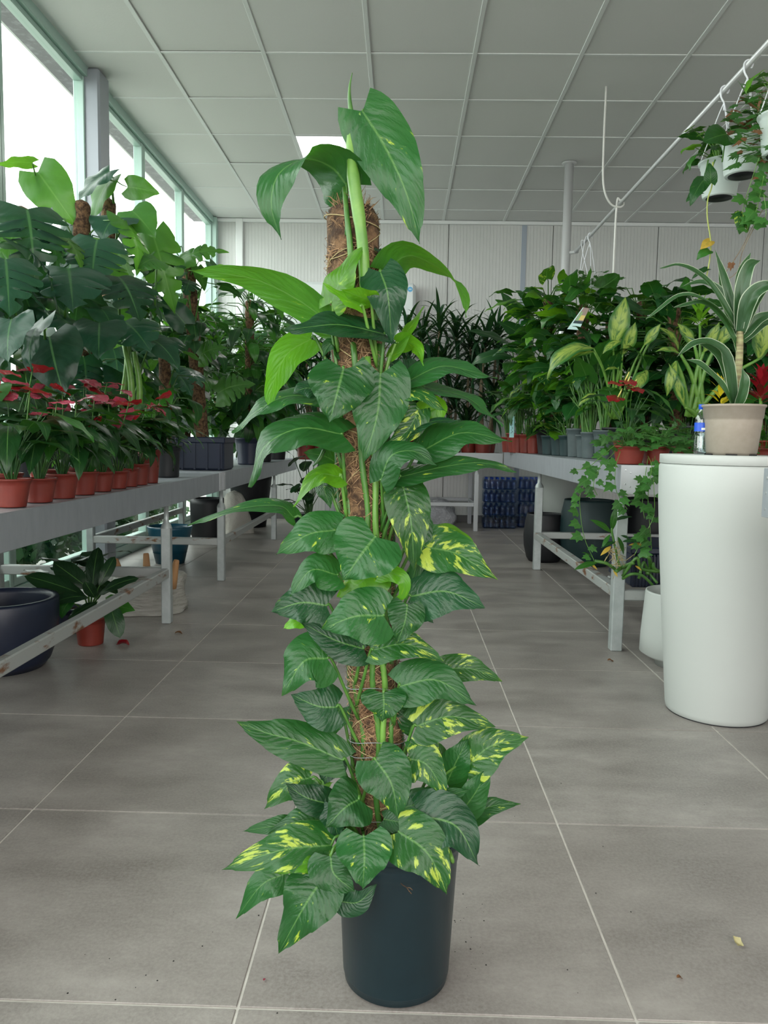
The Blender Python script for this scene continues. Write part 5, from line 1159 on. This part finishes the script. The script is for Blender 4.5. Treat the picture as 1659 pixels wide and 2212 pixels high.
pxleaf(t, L_rub[4], (235, 1300, 3.05), (258, 1372, 3.0), (.3, .3, .9), rc, r=.003, wx=.95); pxleaf(t, L_poth[0], (230, 1305, 3.1), (285, 1315, 3.05), (.2, .5, .85), rc, r=.003)
pxleaf(t, L_poth[5], (150, 1300, 2.95), (125, 1335, 2.9), (0, .4, .9), rc, r=.003, wx=.9)
t = potted('potted_foliage', 'low shaded plant in a dark pot behind the red pot under the bench', 'potted plant', (-1.45, 3.3, 0), .07, .06, .11, M_navy)
clump(t, (-1.45, 3.3, .1), 12, L_rub, (.12, .2), (.03, .14), (.05, .25), (.4, -.9), 4, (-.5, .5), .003, M_stemd)
empty_pot('floor_pot', 'teal blue glazed pot under the far left bench', 'pot', (-1.56, 5.2, 0), [(.001, .002), (.09, .002), (.095, 0), (.148, .235), (.152, .25), (.142, .252), (.138, .23), (.12, .12)], M_blu)
empty_pot('floor_pot', 'tall black cylinder pot under the far left bench', 'pot', (-1.62, 6.45, 0), [(.001, .002), (.10, .002), (.12, 0), (.132, .04), (.14, .3), (.14, .345), (.13, .345), (.128, .3), (.12, .15)], M_blk)
# upside-down stool in a plastic bag
t = thing('wrapped_stool', 'upside down wooden legged stool wrapped in a clear plastic bag', 'stool', (-1.24, 3.78, 0))
v = []; n, m = 36, 12
for j in range(m+1):
    q = j/m; rr = (.175 if q < .85 else .175*(1-((q-.85)/.15)**2*.5))
    for i in range(n):
        a = 6.2832*i/n; d = 1+.05*math.sin(a*9+q*5)+.1*noise.noise(Vector((math.cos(a)*2, math.sin(a)*2, q*3)))*(1-q)+(.12*(1-q)**3 if .2 < a/6.28 % 1 or a > 5 else 0)
        v.append(Vector((-1.24+rr*d*math.cos(a), 3.78+rr*.9*d*math.sin(a), .002+.20*q)))
v.append(Vector((-1.24, 3.78, .205)))
obj('plastic_bag', v, [(j*n+i, j*n+(i+1) % n, (j+1)*n+(i+1) % n, (j+1)*n+i) for j in range(m) for i in range(n)]+[(m*n+i, m*n+(i+1) % n, len(v)-1) for i in range(n)], M_bagp, t)
for (x, y, dx, dy) in ((-1.36, 3.70, -.03, -.01), (-1.09, 3.70, .022, -.012), (-1.285, 3.88, -.008, .012)):
    MB().lathe((0, 0, 0), [(.001, -.02), (.022, -.02), (.02, .03), (.0145, .115), (.0125, .122), (.001, .123)], 16).build('wooden_leg', M_wood, t, True).matrix_basis = Matrix.Translation(Vector((x, y, .2))-org(t)) @ Vector((dx*9, dy*9, 1)).to_track_quat('Z', 'Y').to_matrix().to_4x4()
# sacks and pots further back
lump('white_sack', 'bulging white sack under the far left bench', 'sack', (-1.5, 6.95, 0), .16, .15, .38, M_sack, seed=8)
empty_pot('floor_pot', 'wide black pot behind the white sack under the far bench', 'pot', (-1.45, 7.45, 0), [(.001, .002), (.14, .002), (.15, 0), (.2, .44), (.205, .48), (.19, .48), (.185, .4), (.17, .2)], M_blk)
t = potted('potted_rubber_plant', 'dark plant in a teal black pot on the floor behind the tall pothos', 'potted plant', (-.78, 6.6, 0), .13, .10, .2, M_grn)
clump(t, (-.78, 6.6, .17), 22, L_rub, (.14, .22), (.03, .16), (.1, .55), (.1, -1), 4, (-.5, .7), .004, M_stemd)

# ================================================================ bits on the floor
def bit(name, label, cat, px_, py_, me, size, d, n, grp=None):
    o = put(None, me, PZ(px_, py_, .003), d, n, size, name); return tag(o, label, cat, grp)
bit('dry_leaf', 'curled pale dry leaf lying on the tile at lower right', 'dry leaf', 1606, 2044, unit_leaf('leaf', 'lance', .75, -1.6, M_tan, nu=4, nv=12, fold=.8), .026, (-.8, .6, .15), (.1, -.3, 1))
bit('leaf_scrap', 'small orange brown scrap on the tile at lower right', 'leaf scrap', 1462, 2112, unit_leaf('leaf', 'oval', .8, 1.2, M_dead, fold=.6), .010, (1, .2, .1), (0, 0, 1))
bit('leaf_scrap', 'small brown scrap on the floor near the right bench leg', 'leaf scrap', 1313, 1427, unit_leaf('leaf', 'oval', .8, 1.2, M_dead, fold=.6), .024, (1, .2, .1), (0, 0, 1))
bit('withered_flower', 'dark red withered flower on the floor by the small red pot', 'withered flower', 258, 1392, unit_leaf('leaf', 'heart', .9, 1.4, M_bro, fold=.7), .05, (1, .2, .1), (0, 0, 1))
bit('leaf_scrap', 'brown leaf scrap on the floor in front of the left bench leg', 'leaf scrap', 378, 1368, unit_leaf('leaf', 'lance', .5, 1.4, M_dead, fold=.7), .04, (1, .3, .1), (0, 0, 1))
bit('leaf_scrap', 'tiny pink petal scrap on the tile left of the dark blue pot', 'leaf scrap', 569, 2118, unit_leaf('leaf', 'oval', .6, .8, M_spp), .007, (.3, 1, .1), (0, 0, 1))
cr = MB(); rs = random.Random(11)
for k in range(46):
    px_, py_ = rs.choice(((rs.uniform(980, 1659), rs.uniform(1650, 2150)), (rs.uniform(60, 600), rs.uniform(1900, 2190)), (rs.uniform(980, 1050), rs.uniform(1950, 2100))))
    p = PZ(px_, py_, 0); s = rs.uniform(.0006, .0018); cr.add([p+Vector((s, 0, .0003)), p+Vector((0, s*rs.uniform(.5, 2), .0003)), p+Vector((-s, 0, .0003)), p+Vector((0, -s, .0003)), p+Vector((0, 0, s))], [(0, 1, 4), (1, 2, 4), (2, 3, 4), (3, 0, 4)])
tag(cr.build('soil_crumbs', M_dark), 'dark soil crumbs scattered over the floor tiles', 'soil crumbs', kind='stuff')
